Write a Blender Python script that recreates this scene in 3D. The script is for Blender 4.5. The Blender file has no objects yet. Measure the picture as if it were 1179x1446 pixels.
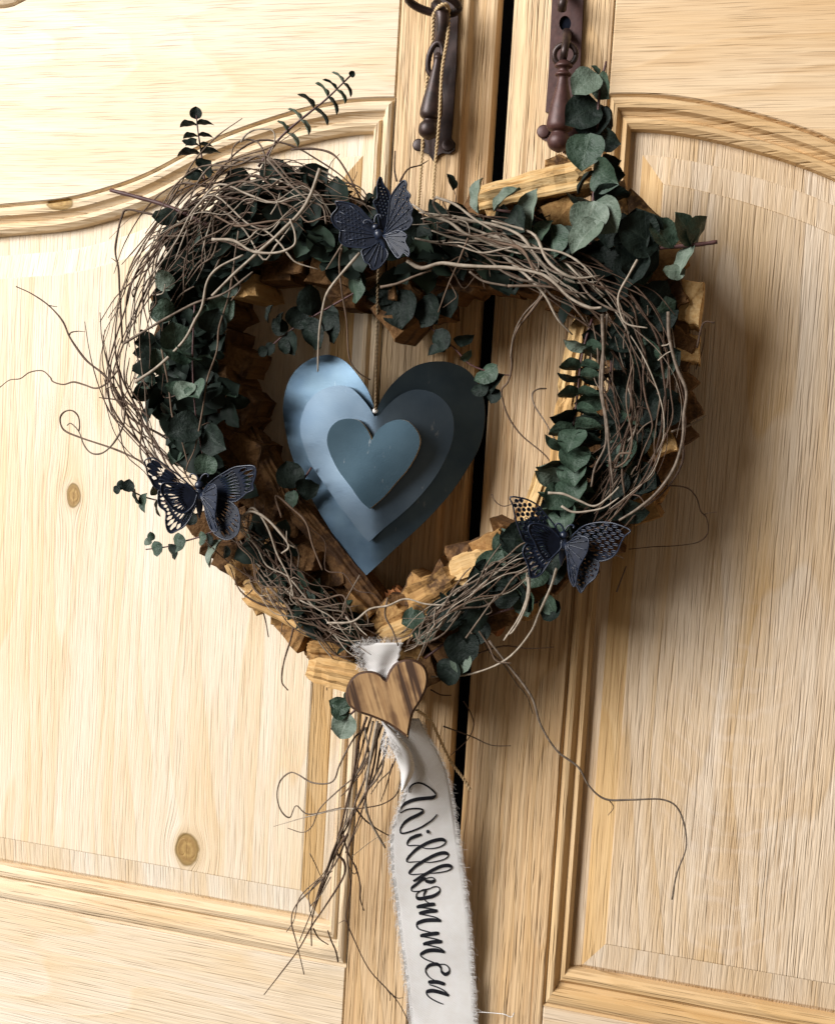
import bpy, bmesh, math, random
from mathutils import Vector, Matrix, Euler
from mathutils.geometry import tessellate_polygon
R = random.Random(7)
S = bpy.context.scene
COL = S.collection

# ------------------------------------------------------------------ camera
F, CX, CY, DIST = 1600.0, 589.5, 723.0, 0.95           # focal length and centre in photograph pixels, distance in m
_X = Vector((5968, 490, -1600)).normalized()            # door's right, seen in camera axes (right, down, forward)
_D = Vector((-1176, 19542, 1600)).normalized()
_D = (_D - _X * _D.dot(_X)).normalized()
_N = _X.cross(_D)
def _w(c): return Vector((_X.dot(c), _N.dot(c), -_D.dot(c)))
CAM = -DIST * _w(Vector((0, 0, 1)))
def P(px, py, y=0.0):
    """point of the plane at depth y (door face = 0, minus = towards the viewer) at a place measured in the photograph"""
    d = _w(Vector(((px - CX) / F, (py - CY) / F, 1)))
    return CAM + d * ((y - CAM.y) / d.y)
PX = 0.00056                                            # metres per photograph pixel near the wreath
cd = bpy.data.cameras.new('camera'); cam = bpy.data.objects.new('camera', cd); COL.objects.link(cam)
r_, u_, b_ = _w(Vector((1, 0, 0))), -_w(Vector((0, 1, 0))), -_w(Vector((0, 0, 1)))
cam.matrix_world = Matrix(((r_.x, u_.x, b_.x, CAM.x), (r_.y, u_.y, b_.y, CAM.y), (r_.z, u_.z, b_.z, CAM.z), (0, 0, 0, 1)))
cd.sensor_fit = 'HORIZONTAL'; cd.sensor_width = 36; cd.lens = 36 * F / 1179
cd.clip_start = 0.01; cd.clip_end = 50
S.camera = cam
S.cycles.use_denoising = True
S.cycles.max_bounces = 3; S.cycles.diffuse_bounces = 2; S.cycles.glossy_bounces = 2; S.cycles.use_adaptive_sampling = True; S.cycles.adaptive_threshold = 0.02
S.view_settings.view_transform = 'Standard'; S.view_settings.look = 'None'
S.view_settings.exposure = 0.15; S.view_settings.gamma = 1.0

# ------------------------------------------------------------------ light: a window to the left, a dim room around
W = bpy.data.worlds.new('World'); S.world = W; W.use_nodes = True
bg = W.node_tree.nodes['Background']; bg.inputs[0].default_value = (1.0, 0.80, 0.60, 1); bg.inputs[1].default_value = 0.14
def area(name, loc, target, sx, sy, power, color):
    l = bpy.data.lights.new(name, 'AREA'); l.shape = 'RECTANGLE'; l.size = sx; l.size_y = sy
    l.energy = power; l.color = color
    o = bpy.data.objects.new(name, l); COL.objects.link(o); o.location = loc
    o.rotation_euler = (Vector(target) - Vector(loc)).to_track_quat('-Z', 'Y').to_euler()
    return o
area('window_light', (-2.75, -2.65, 1.55), (0, 0, -.05), 2.3, 2.4, 335, (1.0, 0.99, 0.985))

# ------------------------------------------------------------------ materials
class NT:
    def __init__(s, name):
        s.m = bpy.data.materials.new(name); s.m.use_nodes = True
        s.t = s.m.node_tree; s.b = s.t.nodes['Principled BSDF']
    def n(s, typ, **k):
        nd = s.t.nodes.new(typ)
        for a, v in k.items():
            if a.startswith('i_'):
                key = a[2:]; key = int(key) if key.isdigit() else key
                s.put(nd.inputs[key], v)
            else: setattr(nd, a, v)
        return nd
    def put(s, sock, v):
        if isinstance(v, bpy.types.NodeSocket): s.t.links.new(v, sock)
        else: sock.default_value = v
    def math(s, op, a, b=0.0, c=None):
        nd = s.n('ShaderNodeMath', operation=op); s.put(nd.inputs[0], a); s.put(nd.inputs[1], b)
        if c is not None: s.put(nd.inputs[2], c)
        return nd.outputs[0]
    def vmath(s, op, a, b):
        nd = s.n('ShaderNodeVectorMath', operation=op); s.put(nd.inputs[0], a); s.put(nd.inputs[1], b); return nd.outputs[0]
    def mix(s, f, a, b, mode='MIX'):
        nd = s.n('ShaderNodeMix', data_type='RGBA', blend_type=mode)
        s.put(nd.inputs[0], f); s.put(nd.inputs[6], a); s.put(nd.inputs[7], b); return nd.outputs[2]
    def noise(s, vec, scale, detail=2.0, rough=0.5, dist=0.0):
        nd = s.n('ShaderNodeTexNoise'); s.put(nd.inputs['Vector'], vec); nd.inputs['Scale'].default_value = scale
        nd.inputs['Detail'].default_value = detail; nd.inputs['Roughness'].default_value = rough; nd.inputs['Distortion'].default_value = dist
        return nd.outputs[0]
    def ramp(s, f, lo, hi):
        nd = s.n('ShaderNodeMapRange'); s.put(nd.inputs[0], f); nd.inputs[1].default_value = lo; nd.inputs[2].default_value = hi
        return nd.outputs[0]
    def bump(s, h, strength, dist):
        nd = s.n('ShaderNodeBump'); s.put(nd.inputs['Height'], h); nd.inputs['Strength'].default_value = strength
        nd.inputs['Distance'].default_value = dist; s.t.links.new(nd.outputs[0], s.b.inputs['Normal'])
    def coord(s):
        tc = s.n('ShaderNodeTexCoord').outputs['Object']; return tc
    def rnd(s): return s.n('ShaderNodeObjectInfo').outputs['Random']
    def col(s, c): s.put(s.b.inputs['Base Color'], c)
    def set(s, rough=0.6, spec=0.3, metal=0.0):
        s.b.inputs['Roughness'].default_value = rough; s.b.inputs['Specular IOR Level'].default_value = spec
        s.b.inputs['Metallic'].default_value = metal
def c4(r, g, b): return (r, g, b, 1.0)

def oak(name, axis, light, mid, dark, knots=(), offset=(0, 0, 0), ring=0.5, streak=0.6, flake=None, fs=300, fk=.011, bump=.8):
    t = NT(name); co = t.coord()
    p0 = t.vmath('ADD', co, offset)
    # grain bends round the knots
    sep0 = t.n('ShaderNodeSeparateXYZ', i_0=co).outputs
    kmask = None; warp = None
    for (kx, kz, rx, rz) in knots:
        dx = t.math('DIVIDE', t.math('SUBTRACT', sep0[0], kx), rx); dz = t.math('DIVIDE', t.math('SUBTRACT', sep0[2], kz), rz)
        d2 = t.math('ADD', t.math('MULTIPLY', dx, dx), t.math('MULTIPLY', dz, dz))
        w = t.math('DIVIDE', t.math('MULTIPLY', dx, rx * 1.5), t.math('ADD', d2, 0.7))
        warp = w if warp is None else t.math('ADD', warp, w)
        k = t.math('SQRT', d2); kmask = k if kmask is None else t.math('MINIMUM', kmask, k)
    if warp is not None:
        cb = t.n('ShaderNodeCombineXYZ'); t.put(cb.inputs[0], t.math('MULTIPLY', warp, -1.0)); p0 = t.vmath('ADD', p0, cb.outputs[0])
    def st(k): return t.vmath('MULTIPLY', p0, (k, .12, 1) if axis == 'X' else (1, .12, k))
    sx = st(0.07); sf = st(fk); sp = st(0.03)
    broad = t.noise(sx, 26, 3, 0.55)
    warpn = t.noise(st(0.16), 11, 1.5, 0.45)
    sep = t.n('ShaderNodeSeparateXYZ', i_0=p0).outputs
    across = sep[2] if axis == 'X' else sep[0]
    ph = t.math('ADD', t.math('MULTIPLY', across, 150.0), t.math('MULTIPLY', warpn, 62.0))
    fr_ = t.math('FRACT', t.math('MULTIPLY', ph, .16)); rings = t.math('MULTIPLY', t.math('POWER', fr_, 1.6), t.ramp(fr_, 1.0, .93))
    fine = t.noise(sf, fs, 2.5, 0.62)
    pores = t.ramp(t.noise(sp, 620, 1.0, 0.5), 0.56, 0.72)
    fibre = t.noise(st(0.03), 900, 2, 0.6)
    f = t.math('ADD', t.math('MULTIPLY', t.ramp(broad, 0.34, 0.68), 0.62), t.math('MULTIPLY', rings, ring * 0.75))
    c = t.mix(t.ramp(f, 0.05, 0.95), light, mid)
    c = t.mix(t.math('MULTIPLY', t.ramp(t.noise(st(.3), 14, 3, .6), .52, .74), .35), c, c4(mid[0] * .97, mid[1] * .86, mid[2] * .68))
    vary = t.math('MULTIPLY_ADD', t.ramp(t.noise(st(.25), 17, 2, .5), .35, .65), .75, .3)
    c = t.mix(t.math('MULTIPLY', t.math('MULTIPLY', t.ramp(fine, 0.46, 0.72), vary), streak), c, dark)
    c = t.mix(t.math('MULTIPLY', t.math('MULTIPLY', pores, vary), 0.34), c, dark)
    c = t.mix(t.math('MULTIPLY', t.ramp(fibre, 0.55, 0.8), 0.25), c, c4(min(1, light[0] * 1.18), min(1, light[1] * 1.22), min(1, light[2] * 1.35)))
    h = t.math('ADD', t.math('MULTIPLY', fine, -1.1), t.math('ADD', t.math('MULTIPLY', pores, -0.7), t.math('MULTIPLY', rings, 0.25)))
    if flake:
        (fx, fz, rx, rz) = flake
        dx = t.math('DIVIDE', t.math('SUBTRACT', sep0[0], fx), rx); dz = t.math('DIVIDE', t.math('SUBTRACT', sep0[2], fz), rz)
        m = t.ramp(t.math('ADD', t.math('MULTIPLY', dx, dx), t.math('MULTIPLY', dz, dz)), 1.0, 0.2)
        arch = t.math('MULTIPLY', t.math('MULTIPLY', dx, dx), -46.0)
        wv = t.noise(co, 34, 2, 0.5)
        sn = t.math('SINE', t.math('ADD', t.math('ADD', t.math('MULTIPLY', sep0[2], 330.0), t.math('MULTIPLY', arch, 0.42)), t.math('MULTIPLY', wv, 9.0)))
        fl = t.math('MULTIPLY', t.math('MULTIPLY', t.ramp(sn, 0.45, 1.0), m), t.ramp(t.noise(co, 60, 2), 0.35, 0.6))
        c = t.mix(t.math('MULTIPLY', fl, 0.20), c, c4(light[0] * 1.1, light[1] * 1.14, light[2] * 1.3))
    if kmask is not None:
        edge = t.math('ADD', kmask, t.math('MULTIPLY', t.math('SUBTRACT', t.noise(co, 70, 3), 0.5), 0.42))
        kr = t.math('MULTIPLY_ADD', t.math('SINE', t.math('ADD', t.math('MULTIPLY', edge, 13.0), t.math('MULTIPLY', t.noise(co, 260, 3), 5.0))), 0.5, 0.5)
        kc = t.mix(t.math('MULTIPLY', kr, .7), c4(0.27, 0.15, 0.04), c4(0.44, 0.28, 0.09))
        kc = t.mix(t.ramp(edge, 0.72, 0.98), kc, c4(0.17, 0.10, 0.025))
        c = t.mix(t.math('MULTIPLY', t.ramp(edge, 1.7, 1.0), 0.30), c, c4(0.42, 0.27, 0.09))
        c = t.mix(t.math('MULTIPLY', t.ramp(edge, 1.08, 0.94), 0.9), c, kc)
    t.col(c); t.set(0.62, 0.25); t.bump(h, bump, 0.0016)
    return t.m
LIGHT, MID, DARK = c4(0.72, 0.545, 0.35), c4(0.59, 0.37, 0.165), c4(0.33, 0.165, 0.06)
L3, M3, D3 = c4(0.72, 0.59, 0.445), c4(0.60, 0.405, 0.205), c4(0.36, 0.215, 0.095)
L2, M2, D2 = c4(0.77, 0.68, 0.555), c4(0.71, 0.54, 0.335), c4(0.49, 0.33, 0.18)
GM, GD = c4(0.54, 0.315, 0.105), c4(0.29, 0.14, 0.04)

def simple(name, c1, c2, scale, rough=0.6, spec=0.3, metal=0.0, bump=0.0, bd=0.001, stretch=(1, 1, 1), perobj=0.0, c3=None):
    t = NT(name); v = t.vmath('MULTIPLY', t.coord(), stretch)
    if perobj: v = t.vmath('ADD', v, t.vmath('MULTIPLY', t.n('ShaderNodeCombineXYZ', i_0=t.rnd(), i_1=t.rnd()).outputs[0], (7.0, 5.0, 0.0)))
    nz = t.noise(v, scale, 4, 0.6)
    f = t.ramp(nz, 0.3, 0.7)
    c = t.mix(f, c1, c2)
    if perobj: c = t.mix(t.math('MULTIPLY', t.rnd(), perobj), c, c3 or c2)
    t.col(c); t.set(rough, spec, metal)
    if bump: t.bump(nz, bump, bd)
    return t.m
M = {}
M['iron'] = simple('rusty_iron', c4(0.018, 0.012, 0.011), c4(0.055, 0.030, 0.025), 120, 0.42, 0.5, 0.35, 0.35, 0.0006)
M['iron_red'] = simple('red_brown_iron', c4(0.045, 0.018, 0.016), c4(0.085, 0.036, 0.030), 160, 0.5, 0.5, 0.2, 0.4, 0.0006)
M['void'] = simple('dark_lining', c4(0.004, 0.005, 0.009), c4(0.009, 0.011, 0.018), 300, 0.9, 0.05)
M['jute'] = simple('jute_twine', c4(0.46, 0.32, 0.17), c4(0.62, 0.47, 0.28), 900, 0.9, 0.1, 0, 0.4, 0.0004)
M['jute_shaded'] = simple('shaded_twine', c4(0.10, 0.07, 0.045), c4(0.26, 0.19, 0.11), 700, 0.9, 0.1)  # darker jute for the heart's cord, its shadow side put into the colour
M['twig'] = simple('grey_brown_bark', c4(0.08, 0.058, 0.042), c4(0.22, 0.175, 0.135), 260, 0.75, 0.2, 0, 0.5, 0.0005, perobj=0.75, c3=c4(0.115, 0.068, 0.042))
M['twig_pale'] = simple('pale_bark', c4(0.22, 0.175, 0.13), c4(0.40, 0.34, 0.27), 260, 0.7, 0.2, 0, 0.5, 0.0005)
M['twig_dark'] = simple('dark_bark', c4(0.045, 0.026, 0.018), c4(0.115, 0.07, 0.045), 260, 0.65, 0.25, 0, 0.5, 0.0005)
M['stem'] = simple('purple_brown_stem', c4(0.055, 0.022, 0.022), c4(0.10, 0.045, 0.04), 300, 0.5, 0.35)
M['bark'] = simple('rough_bark', c4(0.05, 0.028, 0.015), c4(0.14, 0.08, 0.04), 90, 0.9, 0.1, 0, 0.9, 0.003)

def leaf_mat(name, a, b, vein, spec=.3):
    t = NT(name); co = t.coord()
    nz = t.noise(t.vmath('ADD', co, t.n('ShaderNodeCombineXYZ', i_0=t.rnd(), i_2=t.rnd()).outputs[0]), 3.0, 4, 0.6)
    c = t.mix(t.ramp(nz, 0.35, 0.65), a, b)
    sep = t.n('ShaderNodeSeparateXYZ', i_0=co).outputs
    ax = t.math('ABSOLUTE', sep[0])
    rib = t.ramp(ax, 0.022, 0.008)
    sv = t.math('SINE', t.math('MULTIPLY', t.math('SUBTRACT', sep[2], t.math('MULTIPLY', ax, 0.75)), 46.0))
    side = t.math('MULTIPLY', t.ramp(sv, 0.9, 1.0), 0.5)
    c = t.mix(t.math('MULTIPLY', t.math('MAXIMUM', rib, side), 0.55), c, vein)
    c = t.mix(t.math('MULTIPLY', t.rnd(), 0.6), c, a)
    t.col(c); t.set(0.55, spec); t.bump(t.math('ADD', nz, t.math('MULTIPLY', side, -0.3)), 0.25, 0.02)
    return t.m
M['leaf_dark'] = leaf_mat('shade_dark_eucalyptus', c4(0.006, 0.010, 0.008), c4(0.016, 0.025, 0.019), c4(0.03, 0.042, 0.032), .12)  # darkest leaf tone, near black so it also carries the wreath's inner shade
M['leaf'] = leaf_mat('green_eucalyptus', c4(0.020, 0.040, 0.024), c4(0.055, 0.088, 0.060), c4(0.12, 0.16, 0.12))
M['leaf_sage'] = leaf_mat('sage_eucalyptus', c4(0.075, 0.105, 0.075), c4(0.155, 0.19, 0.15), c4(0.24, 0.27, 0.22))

M['foliage'] = simple('shaded_foliage', c4(0.006, 0.010, 0.008), c4(0.018, 0.028, 0.021), 60, .55, .12)  # filler leaves coloured near black to paint in the deep shade
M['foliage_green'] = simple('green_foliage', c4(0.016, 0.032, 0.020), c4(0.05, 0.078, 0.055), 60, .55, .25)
def split_wood(name, a, b, d, char, st=(1, .06, 1)):
    t = NT(name); co = t.coord(); rn = t.rnd()
    of = t.n('ShaderNodeCombineXYZ', i_0=rn, i_1=rn, i_2=rn).outputs[0]
    v = t.vmath('ADD', t.vmath('MULTIPLY', co, st), of)
    n1 = t.noise(v, 420, 3, 0.6); n2 = t.noise(t.vmath('ADD', co, of), 46, 4, 0.65)
    c = t.mix(t.ramp(n1, 0.3, 0.7), a, b)
    c = t.mix(t.math('MULTIPLY', rn, 0.6), c, d)
    c = t.mix(t.math('MULTIPLY', t.ramp(n2, char, char + .12), 0.92), c, c4(0.045, 0.022, 0.011))
    t.col(c); t.set(0.75, 0.15); t.bump(t.math('ADD', n1, t.math('MULTIPLY', n2, .5)), 0.55, 0.0016); return t.m
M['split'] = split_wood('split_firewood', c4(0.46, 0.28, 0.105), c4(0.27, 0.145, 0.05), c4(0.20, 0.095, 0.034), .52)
M['split_shaded'] = split_wood('shaded_firewood', c4(0.23, 0.125, 0.05), c4(0.12, 0.058, 0.022), c4(0.07, 0.032, 0.014), .50)  # same firewood darkened: shade inside the ring put into its colour
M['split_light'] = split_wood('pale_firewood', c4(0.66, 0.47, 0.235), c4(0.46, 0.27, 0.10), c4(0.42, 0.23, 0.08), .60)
for k_, nm_ in (('split', 'split_firewood_z'), ('split_light', 'pale_firewood_z')):
    M[k_ + '_z'] = split_wood(nm_, c4(0.68, 0.49, 0.25) if 'light' in k_ else c4(0.48, 0.29, 0.11), c4(0.47, 0.285, 0.11) if 'light' in k_ else c4(0.28, 0.15, 0.05), c4(0.42, 0.23, 0.08) if 'light' in k_ else c4(0.20, 0.095, 0.034), .60 if 'light' in k_ else .53, (1, 1, .06))
M['pale_plain'] = simple('pale_split_wood', c4(0.64, 0.46, 0.235), c4(0.44, 0.26, 0.10), 150, 0.7, 0.2, 0, 0.8, 0.002, (1, 1, 0.12), 0.35, c4(0.30, 0.14, 0.05))
M['red_wood'] = simple('reddish_shard', c4(0.30, 0.12, 0.04), c4(0.17, 0.06, 0.02), 150, 0.7, 0.2, 0, 0.6, 0.002, (1, 1, 0.12))

def painted_metal(name, a, b, rough):
    t = NT(name); co = t.coord(); nz = t.noise(co, 26, 4, 0.55); f2 = t.noise(co, 900, 2, 0.6)
    t.col(t.mix(t.ramp(nz, 0.35, 0.68), a, b)); t.set(rough, 0.5, 1.0)
    t.put(t.b.inputs['Roughness'], t.math('MULTIPLY_ADD', nz, 0.10, rough - 0.05))
    sc = t.ramp(t.noise(t.vmath('MULTIPLY', co, (1, 1, .35)), 140, 4, .7), .66, .74)
    t.put(t.b.inputs['Base Color'], t.mix(t.math('MULTIPLY', sc, .35), t.mix(t.ramp(nz, 0.35, 0.68), a, b), c4(.45, .45, .44)))
    t.bump(t.math('ADD', f2, t.math('MULTIPLY', t.noise(co, 45, 2), 2.0)), 0.10, 0.0005); return t.m
M['blue_outer'] = painted_metal('blue_grey_metal', c4(0.066, 0.105, 0.150), c4(0.105, 0.155, 0.195), 0.36)
M['blue_mid'] = painted_metal('lavender_grey_metal', c4(0.074, 0.106, 0.142), c4(0.098, 0.132, 0.165), 0.39)
M['blue_inner'] = painted_metal('slate_metal', c4(0.044, 0.076, 0.100), c4(0.055, 0.090, 0.115), 0.40)
M['raw_edge'] = simple('bare_edge', c4(0.42, 0.34, 0.24), c4(0.55, 0.46, 0.34), 300, 0.5, 0.4, 0.2)
M['cast'] = simple('blackened_metal', c4(0.003, 0.005, 0.011), c4(0.008, 0.012, 0.026), 200, 0.46, 0.22, 0.0, 0.3, 0.0006)
M['cast_vein'] = simple('blackened_metal_ridges', c4(0.006, 0.010, 0.022), c4(0.016, 0.024, 0.046), 200, 0.32, 0.45, 0.0)
M['linen'] = None
def linen():
    t = NT('white_linen'); co = t.coord()
    w1 = t.math('SINE', t.math('MULTIPLY', t.n('ShaderNodeSeparateXYZ', i_0=co).outputs[0], 4300.0)); w2 = t.math('SINE', t.math('MULTIPLY', t.n('ShaderNodeSeparateXYZ', i_0=co).outputs[2], 4300.0))
    wv = t.math('MULTIPLY', w1, w2); nz = t.noise(co, 90, 4, 0.6)
    c = t.mix(t.ramp(nz, 0.3, 0.7), c4(0.80, 0.765, 0.73), c4(0.86, 0.84, 0.82))
    c = t.mix(t.math('MULTIPLY', t.ramp(wv, 0.2, 1.0), 0.25), c, c4(0.58, 0.54, 0.50))
    t.col(c); t.set(0.95, 0.05); t.bump(t.math('ADD', wv, t.math('MULTIPLY', nz, 3.0)), 0.7, 0.0006); return t.m
M['linen'] = linen()
M['ink'] = simple('black_ink', c4(0.006, 0.006, 0.008), c4(0.02, 0.02, 0.024), 500, 0.8, 0.1)

def burnt_heart():
    t = NT('burnt_striped_wood'); co = t.coord()
    rot = t.n('ShaderNodeMapping', i_0=co); rot.inputs['Rotation'].default_value = (0, math.radians(20), 0)
    v = rot.outputs[0]; sep = t.n('ShaderNodeSeparateXYZ', i_0=v).outputs
    s2 = t.vmath('MULTIPLY', v, (1, 1, 0.06))
    warp = t.noise(t.vmath('MULTIPLY', v, (1, 1, 0.3)), 40, 2, 0.5)
    band = t.math('MULTIPLY', t.math('SUBTRACT', t.noise(t.vmath('MULTIPLY', v, (1, 1, .045)), 170, 1.5, .55), .45), 5.2)
    fine = t.noise(s2, 420, 3, 0.6)
    c = t.mix(t.ramp(fine, 0.3, 0.7), c4(0.44, 0.275, 0.13), c4(0.27, 0.15, 0.064))
    c = t.mix(t.math('MULTIPLY', t.ramp(t.math('ADD', band, t.math('MULTIPLY', t.math('SUBTRACT', t.noise(v, 60, 3), .5), 2.2)), 0.0, 0.9), 0.8), c, c4(0.075, 0.032, 0.014))
    c = t.mix(t.math('MULTIPLY', t.ramp(band, 0.86, 0.98), 0.8), c, c4(0.03, 0.014, 0.008))
    t.col(c); t.set(0.55, 0.3); t.bump(fine, 0.4, 0.0008); return t.m
M['burnt'] = burnt_heart()
M['char'] = simple('charred_edge', c4(0.03, 0.014, 0.008), c4(0.09, 0.042, 0.02), 200, 0.6, 0.3)

# ------------------------------------------------------------------ mesh helpers
def mesh_obj(name, verts, faces, mat, parent=None, smooth=False, mats=None, idx=None, kind=None):
    me = bpy.data.meshes.new(name); me.from_pydata([tuple(v) for v in verts], [], faces); me.update()
    if smooth:
        for p in me.polygons: p.use_smooth = True
    for m in (mats or [mat]): me.materials.append(m)
    if idx:
        for p, i in zip(me.polygons, idx): p.material_index = i
    o = bpy.data.objects.new(name, me); COL.objects.link(o)
    if parent: par(o, parent)
    if kind: o['kind'] = kind
    return o
def par(o, p):
    o.parent = p; o.matrix_parent_inverse = world_of(p).inverted()
def world_of(o):
    m = o.matrix_basis.copy(); q = o
    while q.parent:
        m = q.parent.matrix_basis @ q.matrix_parent_inverse @ m if False else (q.parent.matrix_basis @ (q.matrix_parent_inverse @ m)); q = q.parent
    return m
def thing(name, label, cat, loc=(0, 0, 0), group=None):
    o = bpy.data.objects.new(name, None); COL.objects.link(o); o.location = loc; o.empty_display_size = 0.02
    o['label'] = label; o['category'] = cat
    if group: o['group'] = group
    return o
def catmull(pts, sub=6):
    if len(pts) < 3: return [Vector(p) for p in pts]
    pts = [Vector(p) for p in pts]
    q = [pts[0] * 2 - pts[1]] + pts + [pts[-1] * 2 - pts[-2]]; out = []
    for i in range(1, len(q) - 2):
        a, b, c, d = q[i - 1:i + 3]
        for k in range(sub):
            t = k / sub
            out.append(0.5 * ((2 * b) + (c - a) * t + (2 * a - 5 * b + 4 * c - d) * t * t + (3 * b - a - 3 * c + d) * t ** 3))
    out.append(pts[-1]); return out
def tube_data(pts, rad, sides=6, v0=0):
    n = len(pts); vs = []; fs = []
    if callable(rad): rs = [rad(i / (n - 1)) for i in range(n)]
    else: rs = [rad] * n
    T = [(pts[min(i + 1, n - 1)] - pts[max(i - 1, 0)]).normalized() for i in range(n)]
    up = Vector((0.31, 0.2, 0.93)); u = T[0].cross(up)
    if u.length < 1e-4: u = T[0].cross(Vector((1, 0, 0)))
    u.normalize()
    for i in range(n):
        u = (u - T[i] * u.dot(T[i])); u = u.normalized() if u.length > 1e-6 else T[i].orthogonal().normalized()
        v = T[i].cross(u)
        for k in range(sides):
            a = 2 * math.pi * k / sides; vs.append(pts[i] + (u * math.cos(a) + v * math.sin(a)) * rs[i])
    for i in range(n - 1):
        for k in range(sides):
            k2 = (k + 1) % sides
            fs.append((v0 + i * sides + k, v0 + i * sides + k2, v0 + (i + 1) * sides + k2, v0 + (i + 1) * sides + k))
    fs.append(tuple(v0 + k for k in reversed(range(sides)))); fs.append(tuple(v0 + (n - 1) * sides + k for k in range(sides)))
    return vs, fs
def tube(name, pts, rad, mat, parent=None, sides=6):
    v, f = tube_data(pts, rad, sides); return mesh_obj(name, v, f, mat, parent, True)
def solid_sheet(name, loops, ymap, thick, mat, parent, edge_mat=None, bevel=0.0, smooth=False):
    """outline (first loop) and holes in photograph pixels, made into a sheet of real thickness; ymap(px,py) gives its depth"""
    flat = [p for l in loops for p in l]
    tris = tessellate_polygon([[Vector((p[0], p[1], 0)) for p in l] for l in loops])
    n = len(flat); vs = [P(p[0], p[1], ymap(*p)) for p in flat]; vs += [v + Vector((0, thick, 0)) for v in vs]
    fs = []; idx = []
    for a, b, c in tris:
        A, B, C = flat[a], flat[b], flat[c]
        if (B[0] - A[0]) * (C[1] - A[1]) - (B[1] - A[1]) * (C[0] - A[0]) < 0: b, c = c, b
        fs.append((a, c, b)); fs.append((a + n, b + n, c + n)); idx += [0, 0]
    o = 0
    for l in loops:
        k = len(l)
        for i in range(k):
            j = (i + 1) % k; fs.append((o + i, o + j, o + j + n, o + i + n)); idx.append(1 if edge_mat else 0)
        o += k
    ob = mesh_obj(name, vs, fs, mat, parent, False, [mat, edge_mat] if edge_mat else None, idx)
    bm = bmesh.new(); bm.from_mesh(ob.data); bmesh.ops.recalc_face_normals(bm, faces=bm.faces); bm.to_mesh(ob.data); bm.free()
    return ob
def Z(o, s, pts):      # measurements taken on an enlarged crop: origin, enlargement
    return [(o[0] + x / s, o[1] + y / s) for x, y in pts]

# ------------------------------------------------------------------ the cabinet: two doors with arched raised panels
AX = 0.0472                                  # x of the meeting line
def arch_fn():
    pts = [(863, 133), (897.5, 129.5), (955, 134.5), (1012, 144.6), (1070, 160), (1127.5, 177), (1179, 196)]
    a = []
    for p in pts:
        q = P(*p); a.append((q.x - AX, q.z))
    for p in [(200, 250), (100, 280), (0, 289)]:
        q = P(*p); a.append((AX - q.x, q.z))
    a = sorted(a); a.append((a[-1][0] + 0.06, a[-1][1] - 0.006)); a.append((a[-1][0] + 0.2, a[-1][1]))
    def f(d):
        if d <= a[0][0]: return a[0][1]
        for (x0, z0), (x1, z1) in zip(a, a[1:]):
            if d <= x1: return z0 + (z1 - z0) * (d - x0) / (x1 - x0)
        return a[-1][1]
    def g(d): return sum(f(d + k * 0.006) for k in range(-4, 5)) / 9
    return g
ARCH = arch_fn()
XO, XF, ZB = 0.0870, 0.52, -0.405           # opening: distance from the meeting line, far side, bottom
RINGS = [(0, 0, 0, 0.0), (.0012, .0015, .002, .0032), (.0026, .0032, .004, -.0006), (.0050, .0064, .009, -.0020), (.0078, .0105, .014, -.0012),
         (.0094, .0128, .0165, .0030), (.0118, .0162, .0208, .0052), (.0136, .0185, .0245, .0014), (.0160, .0220, .029, .0008), (.0184, .0258, .0335, .0042), (.0190, .0270, .0345, .0135)]
PRINGS = [(.0180, .0255, .0335, .0112), (.0290, .0440, .0375, .0108, .0078), (.0300, .0450, .0385, .0102, .0072), (.0470, .0660, .0600, .0052, .0043), (.0480, .0670, .0610, .0038)]
NA = 40
def ring_pts(side, dx, dt, db, y, yb=None):
    x0, x1 = XO + dx, XF - dx; out = [(x0, ZB + db), (x0, ARCH(x0) - dt)]
    out += [(x0 + (x1 - x0) * i / NA, ARCH(x0 + (x1 - x0) * i / NA) - dt) for i in range(1, NA)]
    out += [(x1, ARCH(x1) - dt), (x1, ZB + db)]
    return [Vector((AX + side * a, y if yb is None or i not in (0, len(out) - 1) else yb, z)) for i, (a, z) in enumerate(out)]
def bridge(rings, side, cap=False):
    k = len(rings[0]); vs = [v for r in rings for v in r]; fs = []
    for i in range(len(rings) - 1):
        for j in range(k):
            j2 = (j + 1) % k; f = (i * k + j, i * k + j2, (i + 1) * k + j2, (i + 1) * k + j)
            fs.append(f if side > 0 else f[::-1])
    if cap:
        f = tuple((len(rings) - 1) * k + j for j in range(k)); fs.append(f if side > 0 else f[::-1])
    return vs, fs
def extrude_profile_z(prof, z0, z1):         # prof: (x, y) from left to right, front face; closed behind at y=.022
    p = list(prof) + [(prof[-1][0], 0.022), (prof[0][0], 0.022)]; n = len(p)
    vs = [Vector((x, y, z0)) for x, y in p] + [Vector((x, y, z1)) for x, y in p]
    fs = [(i, (i + 1) % n, (i + 1) % n + n, i + n) for i in range(n)] + [tuple(reversed(range(n))), tuple(range(n, 2 * n))]
    return vs, fs
def fix(o):
    bm = bmesh.new(); bm.from_mesh(o.data); bmesh.ops.recalc_face_normals(bm, faces=bm.faces); bm.to_mesh(o.data); bm.free(); return o

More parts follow.
